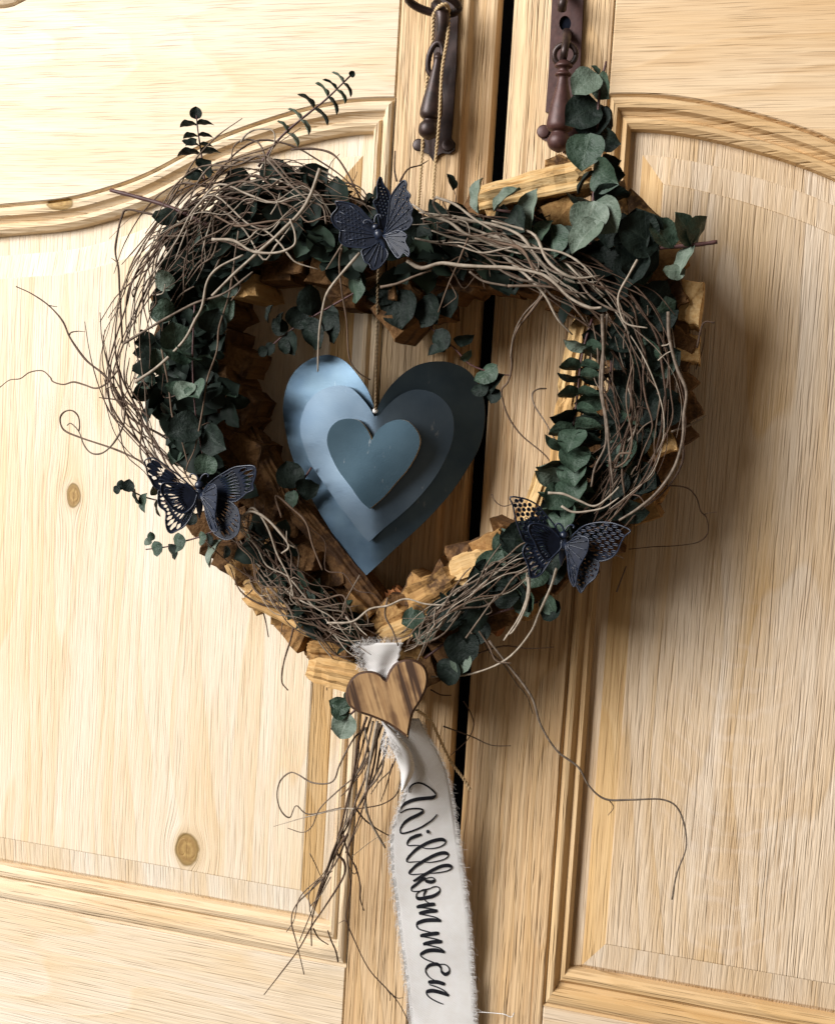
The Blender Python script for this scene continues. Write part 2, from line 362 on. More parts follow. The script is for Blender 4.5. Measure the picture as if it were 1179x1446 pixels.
kL = [P(264, 1201, .003), P(103, 700, .003)]
def door(side):
    left = side < 0
    d = thing('cabinet_door', 'left oak cabinet door, pale and brightly lit, with arched raised panel and iron drop pull' if left else
              'right oak cabinet door, golden and shaded by the wreath, with arched raised panel', 'door', (AX + side * 0.09, 0.02, ZB - 0.2))
    q = [(kL[0].x, kL[0].z, 21 * PX, 27 * PX), (kL[1].x, kL[1].z, 13 * PX, 20 * PX)] if left else ()
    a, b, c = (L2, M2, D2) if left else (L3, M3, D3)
    sd = 0.0 if left else 3.1
    fl = None if left else (P(1030, 1150).x, P(1030, 1150).z, 0.075, 0.20)
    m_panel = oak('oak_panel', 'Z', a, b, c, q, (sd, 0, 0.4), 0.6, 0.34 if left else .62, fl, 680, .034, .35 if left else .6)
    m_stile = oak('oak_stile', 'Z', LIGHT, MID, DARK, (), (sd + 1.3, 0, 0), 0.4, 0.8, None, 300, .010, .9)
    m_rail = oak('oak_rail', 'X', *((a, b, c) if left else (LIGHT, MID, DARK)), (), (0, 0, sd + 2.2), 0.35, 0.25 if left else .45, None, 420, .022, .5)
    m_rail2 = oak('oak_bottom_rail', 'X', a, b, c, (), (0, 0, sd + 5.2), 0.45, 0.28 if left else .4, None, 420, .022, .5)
    st = [(P(85, 287).x, P(85, 287).z, 24 * PX, 11 * PX)] if left else ()
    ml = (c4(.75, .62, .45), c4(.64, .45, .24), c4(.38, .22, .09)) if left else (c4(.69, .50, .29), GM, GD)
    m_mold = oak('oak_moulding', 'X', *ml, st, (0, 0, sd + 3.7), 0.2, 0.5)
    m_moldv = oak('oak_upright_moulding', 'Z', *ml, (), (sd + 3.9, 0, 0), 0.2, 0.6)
    # stile with its edge profile
    if left: prof = [(AX - XO + .0003, .0012), (AX - XO + .0012, 0), (.0165, 0), (.0178, .0006), (.0215, .0058), (.0230, .0062), (.0370, .0062), (.0395, .0072), (.0408, .0105)]
    else: prof = [(.0525, .0095), (.0532, .0062), (.0550, .0048), (.0585, .0045), (.0595, .0040), (.0650, .0004), (.0665, 0), (AX + XO - .0012, 0), (AX + XO - .0003, .0012)]
    fix(mesh_obj('stile', *extrude_profile_z(prof, -0.75, 0.75), m_stile, d))
    # top rail above the arch
    def rail(name, lower, upper, mat):
        n = 60; vs = []; fs = []
        for y, e in ((0.0015, 0.0), (0.0, 0.0011), (0.022, 0.0)):
            for i in range(n + 1):
                x = XO + 0.0003 + e + (XF - XO + .1 - e) * i / n
                vs.append(Vector((AX + side * x, y, lower(x) + e))); vs.append(Vector((AX + side * x, y, upper(x) - e)))
        k = 2 * (n + 1)
        for i in range(n):
            fs.append((k + 2 * i, k + 2 * i + 2, k + 2 * i + 3, k + 2 * i + 1))
            for a_, b_ in ((0, k), (2 * k, 0)):
                fs.append((a_ + 2 * i, a_ + 2 * i + 2, b_ + 2 * i + 2, b_ + 2 * i)); fs.append((a_ + 2 * i + 1, b_ + 2 * i + 1, b_ + 2 * i + 3, a_ + 2 * i + 3))
            fs.append((2 * k + 2 * i, 2 * k + 2 * i + 1, 2 * k + 2 * i + 3, 2 * k + 2 * i + 2))
        for e in (0, 2 * n):
            fs.append((e, k + e, k + e + 1, e + 1)); fs.append((2 * k + e, e, e + 1, 2 * k + e + 1))
        return fix(mesh_obj(name, vs, fs, mat, d))
    top = lambda x: min(0.70, 0.425 + max(0, 0.455 - x) * 0.40)
    rail('top_rail', lambda x: ARCH(x), top, m_rail)
    rail('bottom_rail', lambda x: -0.75, lambda x: ZB, m_rail2)
    # crown moulding over the top rail
    vs, fs = [], []
    prof2 = [(0.0004, .004), (.002, -.001), (.006, -.004), (.010, -.001), (.013, .003), (.018, -.002), (.024, -.008), (.03, -.008), (.03, .022), (.0004, .022)]
    n = 50
    for i in range(n + 1):
        x = XO + 0.0004 + (XF - XO + .1) * i / n
        for dz, y in prof2: vs.append(Vector((AX + side * x, y, top(x) + dz)))
    k = len(prof2)
    for i in range(n):
        for j in range(k): fs.append((i * k + j, i * k + (j + 1) % k, (i + 1) * k + (j + 1) % k, (i + 1) * k + j))
    fix(mesh_obj('crown_moulding', vs, fs, m_mold, d))
    # moulding frame: arch and bottom lengths, upright lengths, mitred
    rg = [ring_pts(side, *r) for r in RINGS]; kk = len(rg[0])
    def frame_piece(name, js, mat):
        cols = list(range(js[0], js[1] + 1)); vs = [rg[i][j % kk] for i in range(len(rg)) for j in cols]; w = len(cols); fs = []
        for i in range(len(rg) - 1):
            for j in range(w - 1): fs.append((i * w + j, i * w + j + 1, (i + 1) * w + j + 1, (i + 1) * w + j))
        o = fix(mesh_obj(name, vs, fs, mat, d)); 
        if sum(p.normal.y for p in o.data.polygons) > 0: o.data.flip_normals()
        return o
    frame_piece('moulding', (0, 1), m_moldv); frame_piece('moulding', (1, NA + 1), m_mold)
    frame_piece('moulding', (NA + 1, NA + 2), m_moldv); frame_piece('moulding', (NA + 2, NA + 3), m_mold)
    pr = [ring_pts(side, *r) for r in PRINGS]
    vs, fs = bridge(pr, side, True); kk = len(pr[0])
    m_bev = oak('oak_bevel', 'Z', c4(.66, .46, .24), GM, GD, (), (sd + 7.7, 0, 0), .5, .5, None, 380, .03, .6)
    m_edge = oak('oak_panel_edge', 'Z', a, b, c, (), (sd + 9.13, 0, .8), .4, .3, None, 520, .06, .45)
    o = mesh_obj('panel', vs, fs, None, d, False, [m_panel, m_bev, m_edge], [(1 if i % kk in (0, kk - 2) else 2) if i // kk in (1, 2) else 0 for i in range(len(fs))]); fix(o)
    if sum(p.normal.y * p.area for p in o.data.polygons) > 0: o.data.flip_normals()
    return d
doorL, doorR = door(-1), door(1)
vs = [Vector((x, .030 + (0.02 if k else 0), z)) for k in (0, 1) for x, z in ((-.62, -.78), (.72, -.78), (.72, .78), (-.62, .78))]
inner = mesh_obj('cabinet_interior', vs, [(0, 1, 2, 3), (7, 6, 5, 4), (0, 4, 5, 1), (1, 5, 6, 2), (2, 6, 7, 3), (3, 7, 4, 0)], M['void'])
inner['kind'] = 'structure'

# ------------------------------------------------------------------ iron drop pulls
def lathe(name, a, b, prof, mat, parent, sides=20):
    """a, b: ends of the axis; prof: (t, radius in m)"""
    ax = b - a; pts = [a + ax * t for t, r in prof]; vs, fs = [], []
    u = ax.normalized().orthogonal().normalized(); v = ax.normalized().cross(u)
    for p, (t, r) in zip(pts, prof):
        for k in range(sides):
            an = 2 * math.pi * k / sides; vs.append(p + (u * math.cos(an) + v * math.sin(an)) * r)
    n = len(prof)
    for i in range(n - 1):
        for k in range(sides): fs.append((i * sides + k, i * sides + (k + 1) % sides, (i + 1) * sides + (k + 1) % sides, (i + 1) * sides + k))
    fs += [tuple(reversed(range(sides))), tuple((n - 1) * sides + k for k in range(sides))]
    return fix(mesh_obj(name, vs, fs, mat, parent, True))
def prof_smooth(pr):
    c = catmull([Vector((t, r, 0)) for t, r in pr], 5); return [(max(0, min(1, p.x)), max(0.0002, p.y)) for p in c]
def ring_obj(name, c, rx, rz, tilt, r, mat, parent, rot=0):
    pts = []
    for i in range(28):
        a = 2 * math.pi * i / 28; x, z = rx * math.cos(a), rz * math.sin(a)
        x, z = x * math.cos(rot) - z * math.sin(rot), x * math.sin(rot) + z * math.cos(rot)
        pts.append(c + Vector((x, -z * tilt, z)))
    pts.append(pts[0]); return tube(name, pts, r, mat, parent, 8)
K = (540, 0); k_ = 3.103
def disc(name, c, r, y0, y1, mat, parent):
    return lathe(name, Vector((c.x, y1, c.z)), Vector((c.x, y0, c.z)), [(0, r), (0.7, r), (1, r * 0.8)], mat, parent, 18)
def plate(name, pxs, y, mat, parent, holes=()):
    return solid_sheet(name, [pxs] + list(holes), lambda a, b: y, 0.0028, mat, parent)
# left
pl = plate('escutcheon', Z(K, k_, [(238, -120), (338, -120), (331, 60), (322, 300), (306, 545), (300, 600), (318, 625), (316, 655), (292, 672), (262, 668), (246, 676), (222, 704), (200, 672), (176, 664), (152, 652), (147, 628), (160, 612), (205, 600), (212, 545), (225, 200)]), -0.0032, M['iron'], doorL)
for c in ((290, 640), (163, 638)):
    disc('rivet', P(*Z(K, k_, [c])[0]), 0.0050, -0.0046, -0.003, M['iron'], pl)
pull = lathe('drop_pull', P(*Z(K, k_, [(248, 230)])[0], -.022), P(*Z(K, k_, [(198, 612)])[0], -.020),
      prof_smooth([(0, .0022), (.05, .0040), (.09, .0034), (.16, .0038), (.35, .0058), (.55, .0082), (.68, .0092), (.74, .0082), (.765, .0058), (.79, .0060), (.83, .0080), (.89, .0086), (.95, .0070), (1, .001)]), M['iron'], doorL)
ring_obj('pull_ring', P(*Z(K, k_, [(232, 255)])[0], -.021), .0055, .0120, .2, .0024, M['iron'], pull, math.radians(-14))
ring_obj('pull_ring', P(*Z(K, k_, [(222, 8)])[0], -.026), .0200, .0052, 1.6, .0032, M['iron'], pull, math.radians(-8))
tube('pull_link', catmull([P(*Z(K, k_, [q])[0], y) for q, y in (((235, 15), -.022), ((262, 60), -.026), ((262, 130), -.024), ((245, 200), -.019))], 6), lambda t: .0056 - .002 * abs(t - .4), M['iron'], pull, 10)
# right
kh = [(800 + 26 * math.cos(a), 100 + 34 * math.sin(a)) for a in [2 * math.pi * i / 16 for i in range(16)]]
pr_ = plate('escutcheon', Z(K, k_, [(748, -120), (884, -120), (878, 40), (868, 250), (858, 480), (872, 545), (888, 575), (880, 612), (850, 622), (826, 600), (808, 640), (790, 668), (775, 630), (745, 606), (722, 618), (694, 604), (682, 575), (698, 552), (728, 553), (740, 520), (738, 492), (714, 488), (716, 460), (728, 300)]), -0.0034, M['iron_red'], doorR, [Z(K, k_, kh)])
back = plate('keyhole', Z(K, k_, [(772, 56), (828, 56), (828, 142), (772, 142)]), -0.0005, M['void'], pr_)
for c in ((708, 580),):
    disc('rivet', P(*Z(K, k_, [c])[0]), 0.0052, -0.0050, -0.0032, M['iron_red'], pr_)
pull = lathe('drop_pull', P(*Z(K, k_, [(796, 262)])[0], -.022), P(*Z(K, k_, [(770, 668)])[0], -.019),
      prof_smooth([(0, .0030), (.04, .0062), (.07, .0068), (.09, .0042), (.12, .0040), (.145, .0062), (.165, .0060), (.19, .0040), (.3, .0052), (.45, .0078), (.6, .0098), (.7, .0106), (.75, .0092), (.775, .0064), (.80, .0070), (.84, .0086), (.89, .0090), (.95, .0072), (1, .001)]), M['iron_red'], doorR)
tube('pull_link', catmull([P(*Z(K, k_, [q])[0], y) for q, y in (((806, 140), -.004), ((808, 165), -.020), ((798, 220), -.027), ((792, 262), -.021))], 6), lambda t: .0036 - .0008 * t, M['iron'], pull, 10)
tube('pull_link', catmull([P(*Z(K, k_, [q])[0], y) for q, y in (((790, -60), -.005), ((796, -20), -.020), ((790, 10), -.026), ((786, 40), -.022))], 6), .0036, M['iron'], pull, 10)
ring_obj('pull_ring', P(*Z(K, k_, [(800, 238)])[0], -.021), .0085, .0075, .2, .0022, M['iron'], pull)

# ------------------------------------------------------------------ the wreath
wreath = thing('heart_wreath', 'heart-shaped wreath of split firewood, eucalyptus and curly grey twigs hung on the doors', 'wreath', P(545, 930, -.04))

# -- split firewood chunks
def chunk(px, py, w, h, ang, y0, y1, mat='split', bark=False, sides=None, seed=None, tilt=0.0):
    """a split log end standing off the door from depth y1 out to y0, w x h pixels seen from the front"""
    r = random.Random(seed if seed is not None else R.random()); n = sides or r.choice([4, 4, 5, 3, 5])
    a0 = r.random() * 6.28 if n != 4 else math.pi / 4
    ring = []
    for i in range(n):
        a = a0 + 2 * math.pi * i / n + r.uniform(-.22, .22); k = r.uniform(.82, 1.12) * (1.32 if n == 4 else 1.15)
        ring.append((math.cos(a) * k * w / 2, math.sin(a) * k * h / 2))
    ca, sa = math.cos(math.radians(ang)), math.sin(math.radians(ang))
    per = []
    for i in range(n):                                   # each side broken into fibres that run the whole length
        x0, z0 = ring[i]; x1, z1 = ring[(i + 1) % n]
        for k in range(4):
            f = k / 4 + (r.uniform(-.06, .06) if k else 0); g = 1 + (r.uniform(-.09, .07) if k else 0)
            per.append(((x0 + (x1 - x0) * f) * g, (z0 + (z1 - z0) * f) * g, i))
    k = len(per); c = P(px, py, (y0 + y1) / 2); L = (y1 - y0); vs = []; fs = []; idx = []
    lev = [(-.5, .90), (-.475, .98), (-.25, 1.02), (0, .99), (.25, .97), (.5, .94)]
    slope = (r.uniform(-.45, .45), r.uniform(-.45, .45)); bend = (r.uniform(-3, 3), r.uniform(-3, 3))
    for d, s in lev:
        for x, z, _ in per:
            s1 = s + r.uniform(-.015, .015); x2, z2 = x * s1 + bend[0] * d * d * 4, z * s1 + bend[1] * d * d * 4
            X, Zz = (x2 * ca - z2 * sa) * PX, (x2 * sa + z2 * ca) * PX
            yy = d * L + ((X * slope[0] + Zz * slope[1]) * (1 if d < -.4 else .4) if d < 0 else 0) + (r.uniform(-.0012, .0012) if d < -.4 else 0)
            vs.append(Vector((X, yy, Zz + tilt * d * L)))
    for i in range(len(lev) - 1):
        for j in range(k): fs.append((i * k + j, i * k + (j + 1) % k, (i + 1) * k + (j + 1) % k, (i + 1) * k + j)); idx.append(1 if bark and per[j][2] == 0 else 0)
    vs.append(sum((vs[j] for j in range(k)), Vector()) / k + Vector((0, r.uniform(-.0015, .001), 0)))
    for j in range(k): fs.append((len(vs) - 1, (j + 1) % k, j)); idx.append(0)
    fs.append(tuple((len(lev) - 1) * k + j for j in range(k))); idx.append(0)
    o = mesh_obj('wood_chunk', vs, fs, None, None, False, [M[mat], M['bark']], idx); fix(o); o.location = c; par(o, wreath); return o
def shard(a, b, wid, thick, y, mat='split_light', seed=1, yb=None):
    """a split stick lying along the ring from pixel a to pixel b"""
    r = random.Random(seed); A, B = P(a[0], a[1], y), P(b[0], b[1], yb if yb is not None else y); n = 7; vs = []; fs = []
    ax = B - A; zl = ax.length; zd = ax.normalized(); yd = Vector((0, 1, 0)); yd = (yd - zd * yd.dot(zd)).normalized(); xd = yd.cross(zd)
    sec0 = [(-.5, -.35), (-.15, -.5), (.42, -.42), (.5, .25), (.1, .5), (-.46, .42)]; sec = []; n = 11
    for i in range(6):
        for m_ in range(4):
            q0, q1 = sec0[i], sec0[(i + 1) % 6]; f = m_ / 4; g = 1 + (r.uniform(-.14, .08) if m_ else r.uniform(-.04, .04)); sec.append(((q0[0] + (q1[0] - q0[0]) * f) * g, (q0[1] + (q1[1] - q0[1]) * f) * g))
    e0 = [r.uniform(-.05, .06) for _ in sec]; e1 = [r.uniform(-.06, .05) for _ in sec]; wv = r.uniform(0, 6)
    for i in range(n):
        t = i / (n - 1); s = (0.78 if i in (0, n - 1) else 1) * (1 + .06 * math.sin(t * 5 + wv)) * r.uniform(.97, 1.03)
        for q, a0, a1 in zip(sec, e0, e1):
            vs.append(Vector(((q[0] * s + r.uniform(-.02, .02) + .06 * math.sin(t * 3 + wv)) * wid * PX, (q[1] * s + r.uniform(-.02, .02)) * thick, zl * (t + a0 * max(0, 1 - t * 5) + a1 * max(0, t * 5 - 4)))))
    k = len(sec)
    for i in range(n - 1):
        for j in range(k): fs.append((i * k + j, i * k + (j + 1) % k, (i + 1) * k + (j + 1) % k, (i + 1) * k + j))
    fs.append(tuple(reversed(range(k)))); fs.append(tuple((n - 1) * k + j for j in range(k)))
    o = fix(mesh_obj('wood_chunk', vs, fs, M.get(mat + '_z', M[mat]))); o.matrix_basis = Matrix(((xd.x, yd.x, zd.x, A.x), (xd.y, yd.y, zd.y, A.y), (xd.z, yd.z, zd.z, A.z), (0, 0, 0, 1))); par(o, wreath); return o
RING_L = [(548, 345), (500, 315), (440, 300), (370, 305), (300, 345), (262, 410), (252, 490), (268, 575), (300, 650), (345, 725), (400, 795), (455, 855), (505, 905), (548, 925)]
RING_R = [(548, 345), (600, 330), (680, 335), (770, 345), (850, 375), (905, 430), (925, 510), (912, 600), (875, 680), (810, 750), (735, 800), (660, 850), (600, 900), (548, 925)]
def along(poly, step):
    pts = catmull([Vector((x, y, 0)) for x, y in poly], 10); out = []; acc = 0
    for a, b in zip(pts, pts[1:]):
        l = (b - a).length; acc += l
        if acc >= step: acc -= step; out.append((b, (b - a).normalized()))
    return out
rr = random.Random(21)
for side, poly in ((-1, RING_L), (1, RING_R)):
    for p, t in along(poly, 33):
        nrm = Vector((t.y, -t.x, 0)) * (-side)     # points away from the heart's middle
        if nrm.dot(p - Vector((560, 600, 0))) < 0: nrm = -nrm
        wd = 46
        for off in (-46, -4, 36):
            if off == 36 and ((side < 0 and p.y < 700) or p.x < 680 and p.y < 420): continue
            q = p + nrm * (off + rr.uniform(-6, 6))
            chunk(q.x, q.y, wd * rr.uniform(.9, 1.25), wd * rr.uniform(.9, 1.3), rr.uniform(0, 90), -rr.uniform(.045, .066), -.012, 'split_shaded' if q.y < 690 or rr.random() < .75 else 'split', rr.random() < .45)
for x, y, w, h, a in ((300, 400, 70, 60, 30), (318, 440, 74, 60, -10), (312, 490, 76, 62, -20), (318, 540, 78, 62, -25), (330, 590, 78, 62, -28), (352, 640, 78, 60, -32), (378, 690, 74, 58, -38), (350, 372, 70, 56, 20), (420, 372, 76, 56, 4), (480, 390, 70, 56, -8), (660, 392, 74, 60, 6), (730, 392, 76, 56, -4), (800, 412, 66, 60, -20)):
    chunk(x, y, w, h, a, -.052 - rr.random() * .012, -.010, 'split_shaded', rr.random() < .4, sides=rr.choice([4, 5]))
# the ones that show
chunk(975, 432, 36, 62, 3, -.062, -.012, 'split_light', sides=4, seed=3); chunk(972, 492, 32, 50, -4, -.060, -.012, 'split_light', sides=4, seed=4)
chunk(932, 612, 46, 58, 25, -.066, -.012, 'split_light', sides=4, seed=5); chunk(925, 690, 36, 40, 15, -.05, -.012, 'split', seed=6)
shard((678, 288), (835, 250), 40, .030, -.062, 'split_light', 7); chunk(797, 238, 42, 26, 5, -.066, -.02, 'split', seed=8, sides=5)
chunk(706, 296, 36, 46, 10, -.068, -.012, 'split_light', sides=5, seed=9); chunk(740, 306, 40, 66, -8, -.066, -.012, 'split_light', sides=4, seed=10)
chunk(800, 312, 48, 56, 18, -.070, -.012, 'split', sides=4, seed=11); chunk(872, 285, 56, 44, -35, -.066, -.012, 'split', True, seed=12)
chunk(905, 312, 60, 46, -40, -.062, -.012, 'split', True, seed=13, sides=4); chunk(940, 370, 44, 44, -40, -.06, -.012, 'split', True, seed=14)
shard((822, 450), (806, 560), 34, .026, -.050, 'split_light', 15); shard((806, 560), (790, 690), 36, .026, -.050, 'split_light', 16)
shard((770, 660), (735, 770), 30, .024, -.050, 'split_light', 17); shard((712, 790), (640, 815), 50, .034, -.056, 'split_light', 18)
shard((648, 812), (582, 850), 52, .034, -.058, 'split', 19); chunk(708, 772, 58, 46, 25, -.064, -.012, 'split', sides=4, seed=20)
shard((540, 900), (632, 862), 32, .026, -.060, 'split_light', 21); shard((555, 830), (600, 905), 24, .02, -.035, 'red_wood', 22)
shard((442, 945), (548, 962), 44, .034, -.056, 'split_light', 23); shard((440, 915), (505, 925), 30, .028, -.052, 'split', 24)
shard((355, 838), (455, 890), 32, .030, -.050, 'split_light', 25); shard((330, 795), (390, 850), 28, .026, -.048, 'split_light', 26)
shard((418, 715), (545, 868), 34, .026, -.042, 'split_shaded', 27); shard((352, 610), (422, 735), 36, .030, -.040, 'split_shaded', 28)
chunk(345, 505, 56, 40, -25, -.058, -.012, 'split_shaded', seed=29, sides=4); chunk(352, 570, 54, 44, -28, -.056, -.012, 'split_shaded', seed=30, sides=4)
chunk(366, 410, 40, 42, 22, -.072, -.012, 'split_light', seed=31, sides=4); chunk(410, 385, 60, 40, 5, -.060, -.012, 'split_shaded', seed=32, sides=4)
chunk(580, 438, 70, 66, 40, -.066, -.012, 'split_shaded', seed=33, sides=4); chunk(545, 415, 60, 50, 10, -.066, -.012, 'split_shaded', seed=43); chunk(625, 440, 44, 40, 20, -.05, -.012, 'split_shaded', seed=44, sides=4); chunk(640, 415, 60, 40, 12, -.058, -.012, 'split_shaded', seed=34)
chunk(705, 398, 70, 40, -6, -.060, -.012, 'split_shaded', seed=35, sides=4); chunk(770, 398, 60, 44, -14, -.060, -.012, 'split_shaded', seed=36)
chunk(495, 425, 46, 36, -10, -.06, -.012, 'split_shaded', seed=37); chunk(705, 880, 30, 30, 10, -.05, -.012, 'red_wood', seed=38)
chunk(440, 262, 40, 34, 10, -.052, -.012, 'split_light', seed=39); chunk(470, 300, 44, 36, 10, -.056, -.012, 'split_light', seed=40); chunk(268, 385, 44, 40, 30, -.05, -.012, 'split_light', seed=41)

# -- twigs
def twig(pts, r0=2.0, r1=0.8, mat='twig', y=-.085, ys=None, parent=None, jitter=0.0, name='twig', sub=6):
    n = len(pts); w = []
    for i, p in enumerate(pts):
        yy = y if ys is None else (ys[0] + (ys[1] - ys[0]) * i / (n - 1) if len(ys) == 2 else ys[i])
        w.append(P(p[0] + R.uniform(-jitter, jitter), p[1] + R.uniform(-jitter, jitter), yy))
    c = catmull(w, sub); ph = R.random() * 6
    return tube(name, c, lambda t: (r0 + (r1 - r0) * t) * PX * (1 + .10 * math.sin(t * 31 + ph)), M[mat], parent or wreath, 6)
def strands(guide, n, y0, y1, r=(.6, 1.6), spread=1.0, tlen=(.45, 1.0), mats=('twig', 'twig', 'twig_pale', 'twig_dark', 'twig_dark'), seed=1, flare=0.25):
    """n curly strands that follow a guide: (px, py, half width)"""
    rg_ = random.Random(seed); g = catmull([Vector(q) for q in guide], 8); N = len(g)
    for s in range(n):
        ln = rg_.uniform(*tlen); t0 = rg_.uniform(0, 1 - ln); t1 = t0 + ln; m = max(6, int(ln * N / 3.2))
        u = rg_.gauss(0, .55); a1, a2 = rg_.uniform(.15, .65), rg_.uniform(.05, .24); f1, f2 = rg_.uniform(1, 3.5), rg_.uniform(4, 10); p1, p2 = rg_.random() * 6, rg_.random() * 6
        drift = rg_.uniform(-1.1, 1.1); yb = rg_.uniform(y0, y1); ya = rg_.uniform(0, .010); pts = []
        for i in range(m + 1):
            k = i / m; x = (t0 + (t1 - t0) * k) * (N - 1); j = min(int(x), N - 2); p = g[j].lerp(g[j + 1], x - j)
            d = (g[min(j + 2, N - 1)] - g[max(j - 1, 0)]); d.z = 0; d.normalize(); nn = Vector((d.y, -d.x, 0))
            off = (u + drift * (k - .5) + a1 * math.sin(f1 * k * 6.28 / 2 + p1) + a2 * math.sin(f2 * k * 3.1 + p2)) * spread
            off *= p.z * (1 + flare * (abs(2 * k - 1) ** 3))
            q = p + nn * off + Vector((rg_.uniform(-1.7, 1.7), rg_.uniform(-1.7, 1.7), 0)); pts.append(P(q.x, q.y, yb + ya * math.sin(k * 7 + p1)))
        c = catmull(pts, 4); rad = rg_.uniform(*r); ph = rg_.random() * 6
        tube('twig', c, lambda t: rad * PX * (1 - .55 * abs(2 * t - 1) ** 2.5) * (1 + .10 * math.sin(t * 37 + ph) + .45 * max(0, math.sin(t * 17 + ph * 3)) ** 24), M[rg_.choice(mats)], wreath, 5)
G_TL = [(190, 560, 28), (185, 480, 30), (205, 400, 34), (250, 330, 40), (310, 285, 46), (380, 262, 46), (450, 268, 40), (510, 300, 26), (545, 330, 16)]
strands(G_TL, 40, -.100, -.066, seed=11)
strands([(205, 420, 34), (260, 330, 44), (330, 290, 50), (410, 285, 50), (480, 310, 40)], 24, -.106, -.08, seed=12, tlen=(.5, .9), flare=.15)
strands([(175, 420, 18), (165, 520, 24), (190, 600, 26), (240, 660, 22), (280, 700, 16)], 20, -.092, -.06, seed=13)
strands([(330, 720, 26), (370, 780, 34), (420, 835, 36), (475, 880, 30), (530, 915, 20)], 38, -.094, -.058, seed=14)
strands([(570, 310, 18), (640, 318, 22), (720, 340, 24), (790, 372, 22), (860, 410, 30), (915, 470, 34), (935, 560, 32), (915, 650, 30), (860, 720, 24), (800, 770, 18)], 24, -.104, -.072, seed=15, tlen=(.4, .9))
strands([(580, 315, 14), (660, 325, 16), (740, 350, 18), (800, 385, 18), (860, 420, 22)], 15, -.110, -.09, seed=16, mats=('twig_pale', 'twig', 'twig_pale'), r=(1.0, 2.1), spread=1.35)
strands([(850, 440, 22), (865, 520, 22), (880, 600, 26), (850, 680, 24), (815, 730, 18)], 14, -.100, -.08, seed=17)
strands([(780, 770, 16), (720, 800, 20), (660, 838, 20), (600, 885, 18), (565, 915, 14)], 26, -.098, -.07, seed=18, mats=('twig', 'twig_pale', 'twig'), tlen=(.6, 1))
strands([(600, 320, 30), (650, 350, 40), (700, 365, 44)], 10, -.085, -.06, seed=19, mats=('twig_dark', 'twig'), r=(.7, 1.3))

A1 = ((0, 380), 4.535); A2 = ((0, 200), 4.9125); A3 = ((140, 180), 2.9475); A4 = ((500, 200), 2.9475); A5 = ((650, 450), 2.9475); A6 = ((380, 780), 2.807); A7 = ((640, 850), 2.187); A8 = ((380, 100), 3.468)
def tw(a, pts, **k): return twig(Z(a[0], a[1], pts), **k)
tw(A1, [(800, 880), (740, 770), (660, 670), (550, 580), (450, 440), (400, 330), (310, 230), (200, 155), (103, 110)], r0=2.2, r1=.9, ys=(-.07, -.045), mat='twig_dark')
tw(A1, [(310, 230), (340, 236), (368, 240)], r0=.9, r1=.4, ys=(-.047, -.046), mat='twig_dark'); tw(A1, [(440, 428), (455, 405), (500, 397), (545, 400)], r0=1.6, r1=.4, ys=(-.051, -.05))
tw(A1, [(760, 640), (720, 690), (670, 740), (610, 762), (540, 740), (470, 722), (405, 738), (340, 720), (320, 690), (270, 650), (190, 660), (130, 700), (60, 710), (0, 755), (-60, 790)], r0=1.6, r1=.7, ys=(-.075, -.03))
tw(A1, [(800, 900), (790, 1000), (730, 1110), (660, 1175), (590, 1180), (540, 1130), (505, 1040), (455, 988), (430, 1000)], r0=1.7, r1=.8, ys=(-.075, -.055))
tw(A1, [(930, 1245), (800, 1180), (700, 1140), (520, 1080), (410, 1030), (385, 960), (410, 915), (460, 905), (500, 940), (510, 1000), (505, 1040)], r0=1.8, r1=1.0, ys=(-.065, -.058))
tw(A1, [(960, 950), (880, 890), (760, 840), (635, 822)], r0=2.0, r1=.8, y=-.085, mat='twig_dark')
tw(A2, [(1110, 515), (1000, 490), (880, 470), (845, 520), (815, 640), (800, 760), (822, 880), (830, 1050), (838, 1179), (850, 1400)], r0=1.7, r1=1.4, y=-.080, mat='twig_dark'); tw(A2, [(822, 840), (800, 825), (772, 805)], r0=1.2, r1=.5, y=-.08, mat='twig_dark')
